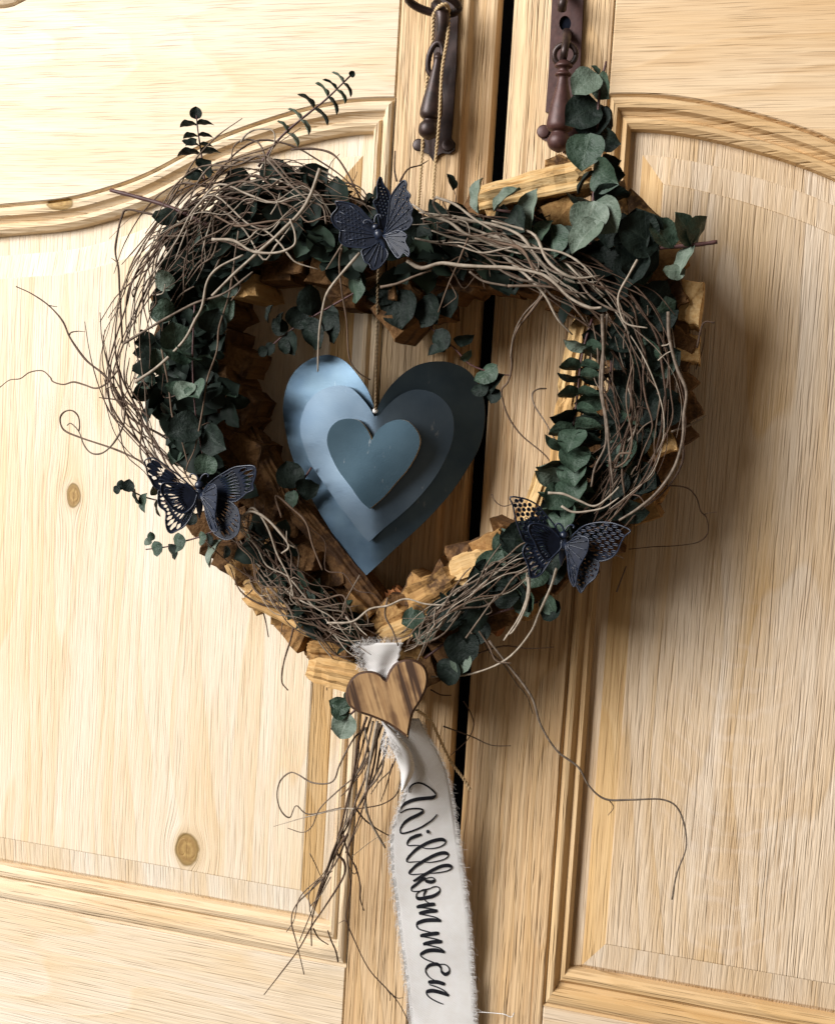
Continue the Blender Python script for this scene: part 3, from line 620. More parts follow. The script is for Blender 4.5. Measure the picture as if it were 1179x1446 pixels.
for pts, kw in (([(1085, 520), (960, 670), (930, 760), (915, 870), (910, 1015)], dict(r0=2.2, r1=1.2, ys=(-.11, -.085), mat='twig_pale')), ([(1010, 500), (1000, 560), (1010, 680), (1030, 800), (1040, 950), (1075, 1015), (1128, 1050)], dict(r0=1.6, r1=1.0, ys=(-.11, -.07))),
    ([(920, 170), (860, 320), (760, 430), (660, 520), (560, 610), (470, 700)], dict(r0=2.6, r1=1.8, y=-.116, mat='twig_pale')), ([(470, 465), (560, 470), (640, 515), (740, 520), (810, 490), (815, 440), (795, 380)], dict(r0=2.2, r1=1.2, y=-.118, mat='twig_pale')),
    ([(560, 580), (540, 700), (500, 830), (490, 930), (450, 1050), (430, 1179), (400, 1330), (370, 1400), (360, 1440)], dict(r0=1.5, r1=1.0, y=-.10)), ([(150, 1060), (250, 990), (350, 890), (400, 800), (430, 740), (450, 640), (500, 580), (600, 530)], dict(r0=2.2, r1=1.5, y=-.108, mat='twig_pale')),
    ([(100, 900), (250, 810), (400, 730), (520, 690), (640, 600)], dict(r0=1.9, r1=1.4, y=-.106)), ([(690, 200), (690, 120), (660, 60), (600, 50), (560, 80), (550, 140), (548, 200)], dict(r0=1.6, r1=.9, y=-.085)), ([(590, 60), (610, 30), (650, 8), (720, 10), (730, 60), (700, 130)], dict(r0=1.6, r1=.9, y=-.088, mat='twig_pale')),
    ([(800, 90), (900, 88), (980, 115), (1040, 200), (1090, 300), (1140, 345)], dict(r0=1.7, r1=1.2, y=-.082, mat='twig_dark')), ([(700, 130), (790, 230), (870, 300), (930, 330), (945, 400)], dict(r0=1.8, r1=1.2, y=-.112)),
    ([(260, 920), (290, 1080), (305, 1200), (340, 1290), (370, 1400)], dict(r0=1.6, r1=1.0, y=-.098)), ([(580, 430), (560, 600), (590, 660), (550, 720)], dict(r0=1.2, r1=.8, y=-.104)), ([(1040, 440), (990, 520), (945, 590)], dict(r0=1.8, r1=1.0, y=-.11))):
    tw(A3, pts, **kw)
for pts, kw in (([(800, 620), (740, 700), (680, 780), (655, 860), (655, 940), (640, 1000), (615, 1030), (620, 1080), (645, 1150), (700, 1225), (800, 1310), (845, 1390), (900, 1440)], dict(r0=1.8, r1=.8, ys=(-.10, -.05))), ([(770, 570), (775, 640), (705, 720), (665, 800), (650, 900)], dict(r0=1.4, r1=.8, y=-.095)),
    ([(475, 400), (430, 510), (390, 600), (350, 710)], dict(r0=1.5, r1=.7, y=-.108)), ([(400, 590), (425, 640), (410, 660), (370, 690)], dict(r0=.8, r1=.5, y=-.106)), ([(220, 495), (280, 525), (360, 505), (450, 515), (560, 520), (650, 525), (760, 545), (820, 575), (900, 650), (980, 690), (1030, 690)], dict(r0=2.6, r1=1.8, y=-.116, mat='twig_pale')),
    ([(110, 605), (180, 590), (250, 560), (320, 535)], dict(r0=2.0, r1=1.2, y=-.11)), ([(800, 1027), (765, 1030), (742, 1050), (752, 1100), (800, 1175), (850, 1270), (870, 1330), (920, 1400)], dict(r0=1.2, r1=1.0, ys=(-.06, -.09))),
    ([(640, 600), (760, 600), (860, 612), (940, 650)], dict(r0=1.9, r1=1.2, y=-.105)), ([(480, 540), (540, 580), (640, 600)], dict(r0=1.6, r1=1.4, y=-.105)), ([(340, 230), (420, 260), (500, 320), (580, 370)], dict(r0=2.0, r1=1.4, y=-.112, mat='twig_pale')), ([(340, 230), (330, 260), (370, 310), (440, 330)], dict(r0=1.8, r1=1.2, y=-.110)),
    ([(1179, 490), (1140, 560), (1100, 640), (1110, 720), (1140, 760), (1220, 775)], dict(r0=1.7, r1=1.0, y=-.112, mat='twig_pale'))):
    tw(A4, pts, **kw)
for pts, kw in (([(660, 695), (800, 695), (930, 700), (980, 740), (1000, 800), (1025, 830), (1030, 890), (990, 930), (900, 945), (800, 950), (700, 960)], dict(r0=1.1, r1=.6, ys=(-.06, -.02), mat='twig_dark')), ([(880, 470), (960, 440), (1022, 404)], dict(r0=1.6, r1=1.0, ys=(-.08, -.05))), ([(1010, 815), (1040, 808), (1068, 805)], dict(r0=.8, r1=.4, y=-.04)),
    ([(865, -30), (870, 80), (900, 200), (940, 300), (930, 400), (925, 500), (890, 620), (820, 720), (740, 790), (660, 840)], dict(r0=2.2, r1=1.6, y=-.108, mat='twig')), ([(590, -20), (595, 150), (590, 300), (610, 430), (620, 550), (635, 690)], dict(r0=2.2, r1=1.4, y=-.108, mat='twig')), ([(612, -20), (600, 100), (580, 260), (600, 400), (605, 520), (560, 620), (545, 700)], dict(r0=1.8, r1=1.2, y=-.106)),
    ([(650, 1138), (690, 1030)], dict(r0=1.2, r1=.8, y=-.03)), ([(285, 1075), (285, 1150), (260, 1230), (220, 1300), (190, 1320)], dict(r0=2.2, r1=1.0, y=-.10, mat='twig_pale')), ([(400, 1040), (375, 1120), (330, 1220), (290, 1310), (190, 1420), (40, 1480), (-120, 1492)], dict(r0=1.8, r1=1.2, ys=(-.10, -.07), mat='twig_pale')),
    ([(365, 725), (430, 730), (500, 760), (560, 780), (620, 740), (660, 700)], dict(r0=1.8, r1=1.0, y=-.11, mat='twig_pale')), ([(420, 780), (470, 805), (540, 800), (600, 785), (660, 745)], dict(r0=1.7, r1=.9, y=-.112, mat='twig_pale')), ([(715, 560), (660, 565), (635, 620), (690, 590), (715, 500), (690, 330), (720, 180)], dict(r0=1.5, r1=1.1, y=-.106)),
    ([(130, 730), (150, 765), (190, 780), (260, 745)], dict(r0=.9, r1=.6, y=-.07, mat='twig_dark')), ([(980, 210), (1010, 120), (1020, 40)], dict(r0=1.0, r1=.7, y=-.05)), ([(985, 120), (1010, 20), (1060, 15)], dict(r0=1.6, r1=1.0, y=-.07, mat='twig_dark')), ([(640, 985), (665, 990), (680, 1000)], dict(r0=.9, r1=.5, y=-.06))):
    tw(A5, pts, **kw)
for pts, kw in (([(1030, 100), (1022, 180), (990, 260), (930, 350)], dict(r0=2.0, r1=1.2, y=-.10, mat='twig_pale')), ([(640, 545), (680, 565), (722, 568)], dict(r0=1.2, r1=.8, y=-.05, mat='twig_dark')), ([(770, 590), (800, 640), (810, 690), (785, 745), (720, 805)], dict(r0=1.1, r1=.6, y=-.035, mat='twig_dark')), ([(690, 690), (800, 730), (880, 765), (958, 768)], dict(r0=1.2, r1=.6, y=-.035, mat='twig_dark')),
    ([(800, 320), (840, 325), (870, 390), (930, 445), (980, 520), (1020, 570), (1045, 640)], dict(r0=1.6, r1=.6, ys=(-.08, -.02), mat='twig')), ([(105, 240), (90, 330), (60, 430), (50, 510), (75, 548)], dict(r0=1.6, r1=.9, y=-.06, mat='twig_dark')), ([(255, 365), (235, 450), (228, 548)], dict(r0=1.2, r1=.7, y=-.06)), ([(470, 180), (460, 250), (490, 310), (512, 372)], dict(r0=1.5, r1=1.0, y=-.10)),
    ([(230, 280), (330, 275), (400, 225), (470, 212), (540, 185), (620, 205), (700, 210)], dict(r0=1.6, r1=1.2, y=-.104, mat='twig_pale')), ([(830, 400), (930, 372), (1030, 382), (1128, 376)], dict(r0=1.4, r1=.6, ys=(-.07, -.035), mat='twig')), ([(830, 310), (870, 370), (900, 430), (960, 440)], dict(r0=1.3, r1=1.0, y=-.08)),
    ([(780, 340), (880, 200), (900, 170)], dict(r0=1.3, r1=.7, y=-.105)), ([(720, 160), (770, 90), (800, 60)], dict(r0=1.1, r1=.7, y=-.105)), ([(90, 180), (200, 190), (290, 170), (300, 230), (240, 300)], dict(r0=1.6, r1=.8, y=-.10)), ([(360, 90), (300, 200), (290, 260)], dict(r0=1.2, r1=.8, y=-.1))):
    tw(A6, pts, **kw)
tw(A7, [(110, 120), (165, 190), (240, 290), (270, 380), (320, 460), (385, 510), (420, 570), (470, 610), (550, 612), (650, 612), (700, 650), (720, 750), (690, 840), (675, 920)], r0=1.8, r1=1.1, ys=(-.08, -.025), mat='twig'); tw(A7, [(480, 612), (495, 635), (478, 660)], r0=.9, r1=.4, y=-.04, mat='twig_dark')
tw(A8, [(617, 390), (614, 480), (625, 540)], r0=1.0, r1=1.4, y=-.085, mat='twig_dark'); tw(A8, [(640, 540), (680, 480), (740, 460), (778, 438)], r0=1.5, r1=.6, ys=(-.085, -.06), mat='twig_dark')
tw(((140, 500), 2.9475), [(560, 860), (600, 930), (660, 1020), (690, 1100), (705, 1179)], r0=1.7, r1=.8, y=-.05, mat='twig_dark'); tw(((140, 500), 2.9475), [(600, 740), (590, 690), (630, 655), (690, 680), (750, 740), (790, 800), (760, 830)], r0=2.4, r1=1.4, y=-.10, mat='twig_pale')
tw(((140, 500), 2.9475), [(760, 680), (735, 590), (800, 640), (860, 700), (890, 800), (930, 900)], r0=1.6, r1=1.2, y=-.094, mat='twig'); tw(((140, 500), 2.9475), [(600, 690), (640, 640), (700, 720), (740, 830), (790, 930), (810, 1010)], r0=1.8, r1=1.2, y=-.098, mat='twig_pale')

rs = random.Random(77); SV, SF, SI = [], [], []
def spur(pts, r0, r1, mi, ya, yb):
    c = catmull([P(x, y, ya + (yb - ya) * i / (len(pts) - 1)) for i, (x, y) in enumerate(pts)], 4)
    v, f = tube_data(c, lambda t: (r0 + (r1 - r0) * t) * PX, 5, len(SV)); SV.extend(v); SF.extend(f); SI.extend([mi] * len(f))
for poly, n in ((RING_L, 24), (RING_R, 22)):
    gc = catmull([Vector((x, y, 0)) for x, y in poly], 8)
    for _ in range(n):                                    # fine stray curls that leave the outline
        i = rs.randrange(4, len(gc) - 8); p = gc[i]; t = (gc[i + 1] - gc[i - 1]).normalized(); nr = Vector((t.y, -t.x, 0))
        if nr.dot(p - Vector((560, 600, 0))) < 0: nr = -nr
        if rs.random() < .25: nr = -nr * .6
        a = math.atan2(t.y, t.x) + rs.choice((0, math.pi)) ; x, y = p.x + nr.x * 30, p.y + nr.y * 30; cur = rs.choice((-1, 1)) * rs.uniform(.10, .26); pts = [(p.x + nr.x * 5, p.y + nr.y * 5)]; st_ = rs.uniform(9, 14)
        a = math.atan2(nr.y, nr.x) * .0 + a
        for k in range(rs.randrange(6, 11)):
            pts.append((x, y)); x += math.cos(a) * st_; y += math.sin(a) * st_; a += cur + rs.uniform(-.25, .25); st_ *= .95
        spur(pts, 1.0, .45, rs.choice([0, 1, 1]), -.085, -.06)
for g, n in ((G_TL, 20), ([(600, 320, 18), (720, 345, 24), (860, 410, 30), (935, 560, 32), (860, 720, 24)], 18), ([(340, 740, 26), (420, 835, 36), (520, 905, 24)], 12), ([(760, 785, 18), (600, 885, 20)], 8)):
    gc = catmull([Vector(q) for q in g], 8)
    for _ in range(n):                                    # short broken spurs
        p = rs.choice(gc); x, y = p.x + rs.uniform(-1, 1) * p.z, p.y + rs.uniform(-1, 1) * p.z; an = rs.uniform(0, 6.28); L = rs.uniform(12, 34); bn = rs.uniform(-.6, .6)
        spur([(x, y), (x + L * .5 * math.cos(an), y + L * .5 * math.sin(an)), (x + L * math.cos(an + bn), y + L * math.sin(an + bn))], 1.2, .6, rs.choice([0, 1, 2]), -.098, -.104)
mesh_obj('fine_spurs', SV, SF, None, wreath, True, [M['twig'], M['twig_dark'], M['twig_pale']], SI, 'stuff')
# -- eucalyptus
def leaf_mesh(name, wk, cup, fold, mat, bend=0.1):
    nl, nw = 9, 4; vs, fs = [], []
    for i in range(nl + 1):
        t = i / nl; s = max(0.0, 1 - (2 * t - 1) ** 2) ** .5; hw = wk * .5 * s * (1.0 + .30 * (0.45 - t)) * (.8 if i == nl - 1 else 1) + (.012 if i == 0 else 0)
        for j in range(nw + 1):
            v = 2 * j / nw - 1
            vs.append(Vector((v * hw, cup * (v * v * s) + fold * abs(v) * s + bend * (t - .3) ** 2 + .022 * math.sin(9 * t + 3 * v) + .02 * v * math.sin(14 * t), t)))
    k = nw + 1
    for i in range(nl):
        for j in range(nw): fs.append((i * k + j, i * k + j + 1, (i + 1) * k + j + 1, (i + 1) * k + j))
    me = bpy.data.meshes.new(name); me.from_pydata([tuple(v) for v in vs], [], fs); me.materials.append(M[mat])
    for p in me.polygons: p.use_smooth = True
    return me
LM = {}
for mt in ('leaf_dark', 'leaf', 'leaf_sage'):
    LM[mt] = [leaf_mesh('leaf', 1.0, -.10, -.05, mt, .2), leaf_mesh('leaf', .85, .08, .04, mt, -.15), leaf_mesh('leaf', .7, -.06, -.10, mt, .3), leaf_mesh('leaf', .9, -.16, .10, mt, .45), leaf_mesh('leaf', .62, .12, -.14, mt, -.35)]
def leaf(stem, px, py, y, size, ang, tilt=0.0, roll=0.0, mat='leaf', var=None, wid=1.0, acc=None):
    """size in pixels; ang: direction it grows, degrees, 0 = right, 90 = up in the photograph; tilt towards the viewer; roll about its midrib"""
    a, ti = math.radians(ang), math.radians(tilt)
    zd = Vector((math.cos(a) * math.cos(ti), -math.sin(ti), math.sin(a) * math.cos(ti)))
    xd = Vector((math.sin(a), 0, -math.cos(a))); yd = zd.cross(xd)
    q = Matrix.Rotation(math.radians(roll), 3, zd); xd = q @ xd; yd = q @ yd; s = size * PX; p = P(px, py, y)
    me = LM[mat][var if var is not None else R.randrange(5)]
    mx = Matrix(((xd.x * s * wid, yd.x * s, zd.x * s, p.x), (xd.y * s * wid, yd.y * s, zd.y * s, p.y), (xd.z * s * wid, yd.z * s, zd.z * s, p.z), (0, 0, 0, 1)))
    if acc is not None:
        b0 = len(acc[0]); acc[0].extend(mx @ v.co for v in me.vertices); acc[1].extend(tuple(b0 + i for i in q.vertices) for q in me.polygons); acc[2].extend([0 if mat == 'leaf_dark' else 1] * len(me.polygons)); return
    o = bpy.data.objects.new('leaf', me); COL.objects.link(o); o.matrix_basis = mx
    par(o, stem); return o
def sprig(pts, y, r0=2.0, r1=1.0, mat='stem', ys=None):
    o = twig(pts, r0, r1, mat, y, ys, wreath, 0, 'eucalyptus_sprig'); return o
# upright sprig, top left (seen edge on)
s = sprig([(290, 262), (284, 215), (279, 180), (277, 155)], -.07, 1.6, 1.0)
for (x, y, sz, d) in ((287, 243, 20, 0), (283, 216, 34, 0), (281, 204, 22, 0), (279, 191, 24, 0), (278, 175, 28, 0)):
    for k, sg in ((0, 1), (1, -1)): leaf(s, x, y, -.07, sz, 90 - sg * R.uniform(82, 94), R.uniform(-10, 15), R.uniform(76, 88) * sg, 'leaf_dark', 1, .8)
leaf(s, 277, 168, -.07, 18, 90, 10, 20, 'leaf_dark', 0); leaf(s, 278, 196, -.072, 22, 200, 30, 35, 'leaf_dark', 1); leaf(s, 285, 240, -.072, 30, 20, 40, 30, 'leaf_dark', 0); leaf(s, 287, 252, -.072, 28, 175, 20, 50, 'leaf_dark', 0)
# slanting sprig, top left
s = sprig([(365, 235), (395, 195), (425, 168), (460, 140), (495, 106)], -.075, 2.2, 1.2)
for (x, y, sz) in ((407, 187, 26), (425, 168, 26), (444, 152, 30), (463, 135, 28), (476, 126, 24), (485, 116, 22)):
    for sg in (1, -1): leaf(s, x, y, -.075, sz, 43 + sg * R.uniform(84, 98), R.uniform(-10, 10), 82 * sg + R.uniform(-8, 8), R.choice(['leaf', 'leaf_sage', 'leaf_dark']), 2, .7)
leaf(s, 494, 107, -.075, 9, 45, 0, 30, 'leaf_dark', 0)
# cut stems
s = sprig([(300, 320), (240, 292), (198, 279), (156, 268)], -.085, 3.2, 3.0); leaf(s, 250, 300, -.09, 36, 200, 30, 20, 'leaf_dark', 1)
s = sprig([(880, 357), (930, 350), (985, 345), (1013, 341)], -.085, 2.6, 2.6)
for a in ((930, 350, 62, 150, 20, 20, 'leaf_dark'), (975, 348, 46, 108, 20, 50, 'leaf'), (980, 346, 40, 245, 10, 60, 'leaf_sage'), (930, 352, 60, 215, 25, -20, 'leaf_dark'), (968, 380, 30, 190, 20, 30, 'leaf_sage'), (975, 346, 44, 70, -20, 60, 'leaf'), (905, 350, 50, 100, 15, 10, 'leaf_dark'), (900, 355, 50, 260, 20, 20, 'leaf_dark'), (950, 350, 46, 128, 5, 40, 'leaf')):
    leaf(s, a[0], a[1], -.088, a[2], a[3], a[4], a[5], a[6])
# upright sprig, top right
s = sprig([(833, 345), (837, 290), (841, 240), (843, 200), (845, 150), (848, 120), (856, 86)], -.085, 2.4, 1.6)
s2 = sprig([(848, 345), (850, 290), (848, 260), (846, 240)], -.075, 2.0, 1.6)
for a in ((845, 104, -.088, 42, 222, 18, 12, 'leaf_sage', 0), (846, 104, -.086, 36, 292, 10, 45, 'leaf', 0), (845, 105, -.084, 16, 125, 0, 50, 'leaf', 2), (847, 146, -.080, 50, 250, 10, 10, 'leaf_dark', 0), (846, 146, -.084, 50, 215, 15, 5, 'leaf_dark', 0), (850, 150, -.076, 40, 285, 0, 40, 'leaf_dark', 0),
          (833, 187, -.095, 50, 262, 12, 5, 'leaf', 0), (848, 190, -.08, 32, 330, 20, 40, 'leaf_dark', 0), (850, 222, -.078, 26, 345, 10, 60, 'leaf_dark', 0), (838, 236, -.095, 46, 322, 25, 35, 'leaf', 0), (846, 238, -.085, 34, 345, -5, 45, 'leaf_dark', 0), (840, 240, -.086, 36, 230, 0, 70, 'leaf_dark', 2)):
    leaf(s, *a[:4], *a[4:7], a[7], a[8])
for a in ((838, 283, -.100, 50, 262, 15, 0, 'leaf_sage', 0), (842, 283, -.097, 50, 305, 10, 20, 'leaf_sage', 0), (840, 285, -.09, 50, 15, 20, 65, 'leaf_dark', 1), (838, 286, -.09, 40, 170, 30, 60, 'leaf_dark', 1), (848, 310, -.105, 56, 232, 20, 25, 'leaf_sage', 2), (880, 300, -.08, 50, 250, 10, 20, 'leaf_dark', 0), (895, 320, -.085, 46, 270, 10, 10, 'leaf_dark', 0)):
    leaf(s2, *a[:4], *a[4:7], a[7], a[8])
# leaves over the top right wood
s = sprig([(700, 296), (745, 303), (780, 320), (808, 340)], -.085, 2.0, 2.0)
for a in ((757, 265, 58, 262, 10, 45, 'leaf_sage', 2), (735, 265, 46, 220, 20, 55, 'leaf_sage', 2), (778, 318, 50, 285, 20, 30, 'leaf', 1), (780, 310, 48, 240, 10, 45, 'leaf', 2), (680, 250, 46, 262, 0, 55, 'leaf_sage', 2), (800, 330, 46, 250, 20, 20, 'leaf_dark', 0), (720, 300, 40, 310, 30, 20, 'leaf_dark', 0), (640, 268, 24, 110, 0, 60, 'leaf_dark', 2)):
    leaf(s, a[0], a[1], -.092, *a[2:])
# inner left sprig hanging in front of the panel
s = sprig([(520, 402), (480, 425), (440, 448), (405, 470), (375, 496)], -.070, 1.6, 1.0)
for a in ((495, 380, 52, 290, 10, 40, 'leaf', 1), (470, 430, 44, 250, 10, 30, 'leaf_dark', 1), (455, 440, 50, 300, 5, 40, 'leaf_dark', 1), (440, 446, 44, 95, 10, 40, 'leaf_dark', 1), (425, 455, 52, 318, 10, 30, 'leaf_dark', 1), (412, 462, 34, 60, 0, 20, 'leaf_dark', 0), (410, 466, 36, 280, 0, 30, 'leaf_dark', 0), (402, 472, 28, 130, 0, 10, 'leaf_dark', 1), (393, 482, 24, 320, 0, 20, 'leaf_dark', 1), (388, 486, 20, 230, 0, 20, 'leaf_dark', 0), (378, 494, 16, 200, 0, 0, 'leaf_dark', 0), (400, 440, 30, 260, 0, 50, 'leaf_dark', 2), (385, 430, 26, 250, 0, 50, 'leaf_dark', 2)):
    leaf(s, a[0], a[1], -.072, *a[2:])
# right inner sprig, pairs seen from the side
s = sprig([(836, 450), (822, 500), (815, 560), (806, 630), (796, 700), (788, 745)], -.080, 1.8, 1.2)
for i, (x, y, sz) in enumerate(((828, 490, 32), (821, 517, 34), (820, 532, 34), (817, 556, 38), (815, 580, 38), (812, 606, 42), (808, 630, 44), (804, 650, 44), (800, 672, 46), (797, 690, 44), (792, 715, 44))):
    leaf(s, x, y, -.082, sz * R.uniform(.8, 1.1), 180 + R.uniform(-14, 24), R.uniform(0, 40), -R.uniform(40, 78), R.choice(['leaf', 'leaf', 'leaf_dark', 'leaf_sage']), R.randrange(3), .9); leaf(s, x, y, -.082, sz, R.uniform(-8, 18), R.uniform(10, 35), R.uniform(50, 66), R.choice(['leaf', 'leaf_dark']), 1, .9)
    if i > 4: leaf(s, x + 4, y, -.086, sz * .95, R.uniform(230, 310), 40, R.uniform(-30, 30), 'leaf', 0)
s = sprig([(865, 470), (860, 560), (850, 640), (830, 710)], -.070, 1.8, 1.2)
for i in range(9):
    y = 480 + i * 27
    for sg in (0, 1): leaf(s, 864 - i * 3.4, y, -.072, R.uniform(36, 48), 180 * sg + R.uniform(-30, 30), R.uniform(10, 35), R.uniform(-60, 60), R.choice(['leaf_dark', 'leaf_dark', 'leaf']))
# lower-left sprigs
s = sprig([(320, 742), (285, 757), (262, 764), (236, 772), (206, 776)], -.072, 1.4, 1.0)
for a in ((252, 752, 30, 270, 5, 20, 'leaf', 1), (284, 750, 22, 275, 5, 30, 'leaf', 1), (293, 752, 22, 280, 0, 35, 'leaf_dark', 1), (238, 768, 26, 300, 0, 30, 'leaf_dark', 1), (218, 764, 24, 290, 5, 10, 'leaf', 1), (214, 764, 14, 100, 0, 20, 'leaf', 1), (312, 762, 44, 245, 10, 50, 'leaf_sage', 2), (268, 742, 22, 90, 0, 20, 'leaf_dark', 0), (210, 770, 14, 130, -30, 30, 'leaf_sage', 1), (320, 770, 20, 265, 0, 30, 'leaf_dark', 1)):
    leaf(s, a[0], a[1], -.074, *a[2:])
s = sprig([(270, 715), (230, 708), (205, 702), (185, 693), (166, 684)], -.066, 1.4, 1.0)
for a in ((207, 696, 30, 262, 5, 30, 'leaf', 2), (190, 690, 26, 290, 0, 50, 'leaf_dark', 2), (182, 695, 20, 90, 5, 10, 'leaf_dark', 0), (170, 692, 16, 85, 0, 20, 'leaf_dark', 1), (168, 686, 14, 250, 0, 10, 'leaf_dark', 0), (222, 705, 26, 275, 0, 60, 'leaf', 2), (214, 700, 20, 70, 0, 60, 'leaf_sage', 2)):
    leaf(s, a[0], a[1], -.068, *a[2:])
# right of the metal heart
s = sprig([(600, 455), (640, 490), (665, 515), (700, 527), (722, 530)], -.066, 1.5, .9)
for a in ((636, 488, 34, 200, 5, 40, 'leaf_dark', 2), (640, 480, 30, 10, 5, 50, 'leaf_dark', 2), (650, 508, 20, 40, 0, 50, 'leaf', 2), (702, 515, 38, 220, 5, 35, 'leaf', 1), (712, 528, 34, 235, 0, 50, 'leaf_dark', 2), (705, 550, 22, 240, 5, 20, 'leaf_dark', 0), (615, 465, 36, 300, 10, 20, 'leaf_dark', 1), (690, 545, 26, 200, 0, 30, 'leaf_dark', 1), (566, 408, 56, 275, 10, 10, 'leaf_dark', 0), (598, 418, 44, 300, 10, 20, 'leaf_dark', 0), (560, 400, 46, 215, 15, 20, 'leaf_dark', 1), (610, 425, 40, 255, 5, 30, 'leaf_dark', 1), (632, 408, 40, 280, 10, 20, 'leaf_dark', 0)):
    leaf(s, a[0], a[1], -.068, *a[2:])
# left interior: big leaves
s = sprig([(275, 430), (272, 500), (274, 560), (280, 610), (290, 660)], -.094, 1.4, 1.0)
for a in ((270, 540, 34, 250, 40, 10, 'leaf_sage', 0), (275, 540, 34, 310, 40, -10, 'leaf', 0), (262, 545, 30, 190, 40, 30, 'leaf', 1), (250, 500, 46, 95, 10, 40, 'leaf', 0), (230, 455, 36, 80, 10, 30, 'leaf', 1), (240, 410, 32, 120, 10, 20, 'leaf_sage', 1), (295, 470, 40, 60, 20, 30, 'leaf_dark', 0), (300, 445, 40, 30, 10, 20, 'leaf', 0), (290, 670, 34, 80, 10, 10, 'leaf', 0), (262, 505, 50, 5, 60, 60, 'leaf', 1), (270, 500, 50, 180, 60, 60, 'leaf', 1), (225, 530, 40, 100, 0, 50, 'leaf', 2), (285, 600, 50, 200, 30, 20, 'leaf_dark', 0), (290, 610, 46, 330, 20, 10, 'leaf_dark', 0)):
    leaf(s, a[0], a[1], -.096, *a[2:])
s = sprig([(440, 660), (420, 690), (405, 715)], -.055, 1.6, 1.2)
for a in ((415, 690, 42, 110, 0, 20, 'leaf_dark', 0), (418, 690, 36, 10, 0, 30, 'leaf_dark', 0), (415, 692, 26, 270, 10, 20, 'leaf', 0)): leaf(s, a[0], a[1], -.058, *a[2:])
# leaves by the tip
s = sprig([(600, 930), (640, 900), (690, 870), (760, 850)], -.070, 1.8, 1.4)
for a in ((655, 920, 32, 265, 15, 10, 'leaf_sage', 0), (600, 870, 34, 200, 20, 30, 'leaf', 0), (610, 880, 36, 240, 20, 20, 'leaf', 0), (650, 890, 50, 285, 10, 0, 'leaf_dark', 0), (680, 870, 44, 250, 10, 0, 'leaf_dark', 0), (740, 830, 40, 280, 10, 30, 'leaf', 0), (770, 840, 30, 300, 10, 30, 'leaf', 0), (720, 830, 44, 320, 20, 50, 'leaf_dark', 1), (670, 870, 40, 60, 20, 40, 'leaf', 1), (640, 930, 40, 260, 0, 20, 'leaf_dark', 0), (700, 835, 44, 60, 20, 30, 'leaf_dark', 1), (790, 850, 34, 230, 0, 30, 'leaf_dark', 0)):
    leaf(s, a[0], a[1], -.074, *a[2:])
s = sprig([(468, 1030), (488, 1015), (505, 1000)], -.055, 1.8, 1.6)
for a in ((494, 1008, 40, 252, 10, 5, 'leaf_sage', 0), (492, 1010, 30, 150, 10, 25, 'leaf', 0), (490, 990, 22, 60, 10, 40, 'leaf_sage', 1), (495, 1000, 34, 170, 0, 40, 'leaf', 1)): leaf(s, a[0], a[1], -.056, *a[2:])
# fill along the ring
rf = random.Random(5); FA = ([], [], [])
for side, poly, skip in ((-1, RING_L, (620, 2000)), (1, RING_R, (9999, 0))):
    for p, t in along(poly, 46):
        if p.y > 862 or (side < 0 and p.y > 670): continue
        nrm = Vector((t.y, -t.x, 0))
        if nrm.dot(p - Vector((560, 600, 0))) < 0: nrm = -nrm
        if side > 0 and 650 < p.x < 840 and p.y < 400: nrm = nrm * .3
        q = p + nrm * rf.uniform(-20, 8); a = p + t * 34 + nrm * rf.uniform(-20, 18); yb = -rf.uniform(.068, .078)
        s = sprig([(q.x - t.x * 30, q.y - t.y * 30), (q.x, q.y), (a.x, a.y)], yb, 1.6, 1.0) if side > 0 else None
        for j in range(8):
            u = j / 7; x, y = q.x - t.x * 30 + (a.x - q.x + t.x * 30) * u, q.y - t.y * 30 + (a.y - q.y + t.y * 30) * u
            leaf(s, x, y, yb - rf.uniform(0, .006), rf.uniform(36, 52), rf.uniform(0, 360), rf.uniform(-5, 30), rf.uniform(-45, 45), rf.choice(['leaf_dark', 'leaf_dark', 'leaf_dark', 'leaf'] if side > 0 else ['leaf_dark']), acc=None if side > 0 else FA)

for poly, lo, hi, ymax, yb0 in ((RING_L, 4, 40, 640, -.066), (RING_L, -52, -26, 560, -.070), (RING_R[:5], -50, -30, 900, -.070), (RING_L[9:13], -10, 14, 900, -.060)):
    for p, t in along(poly, 40):
        if p.y > ymax: continue
        nrm = Vector((t.y, -t.x, 0))
        if nrm.dot(p - Vector((560, 600, 0))) < 0: nrm = -nrm
        o_ = rf.uniform(lo, hi); q = p + nrm * o_; a = q + t * 40 + nrm * rf.uniform(-14, 14); b = q - t * 34
        for j in range(8):
            u = j / 7; x, y = b.x + (a.x - b.x) * u, b.y + (a.y - b.y) * u
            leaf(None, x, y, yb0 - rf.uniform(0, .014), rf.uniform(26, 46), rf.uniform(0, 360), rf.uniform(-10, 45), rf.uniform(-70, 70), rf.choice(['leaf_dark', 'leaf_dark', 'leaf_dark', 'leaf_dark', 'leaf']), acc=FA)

mesh_obj('filler_foliage', *FA[:2], None, wreath, True, [M['foliage'], M['foliage_green']], FA[2], 'stuff')

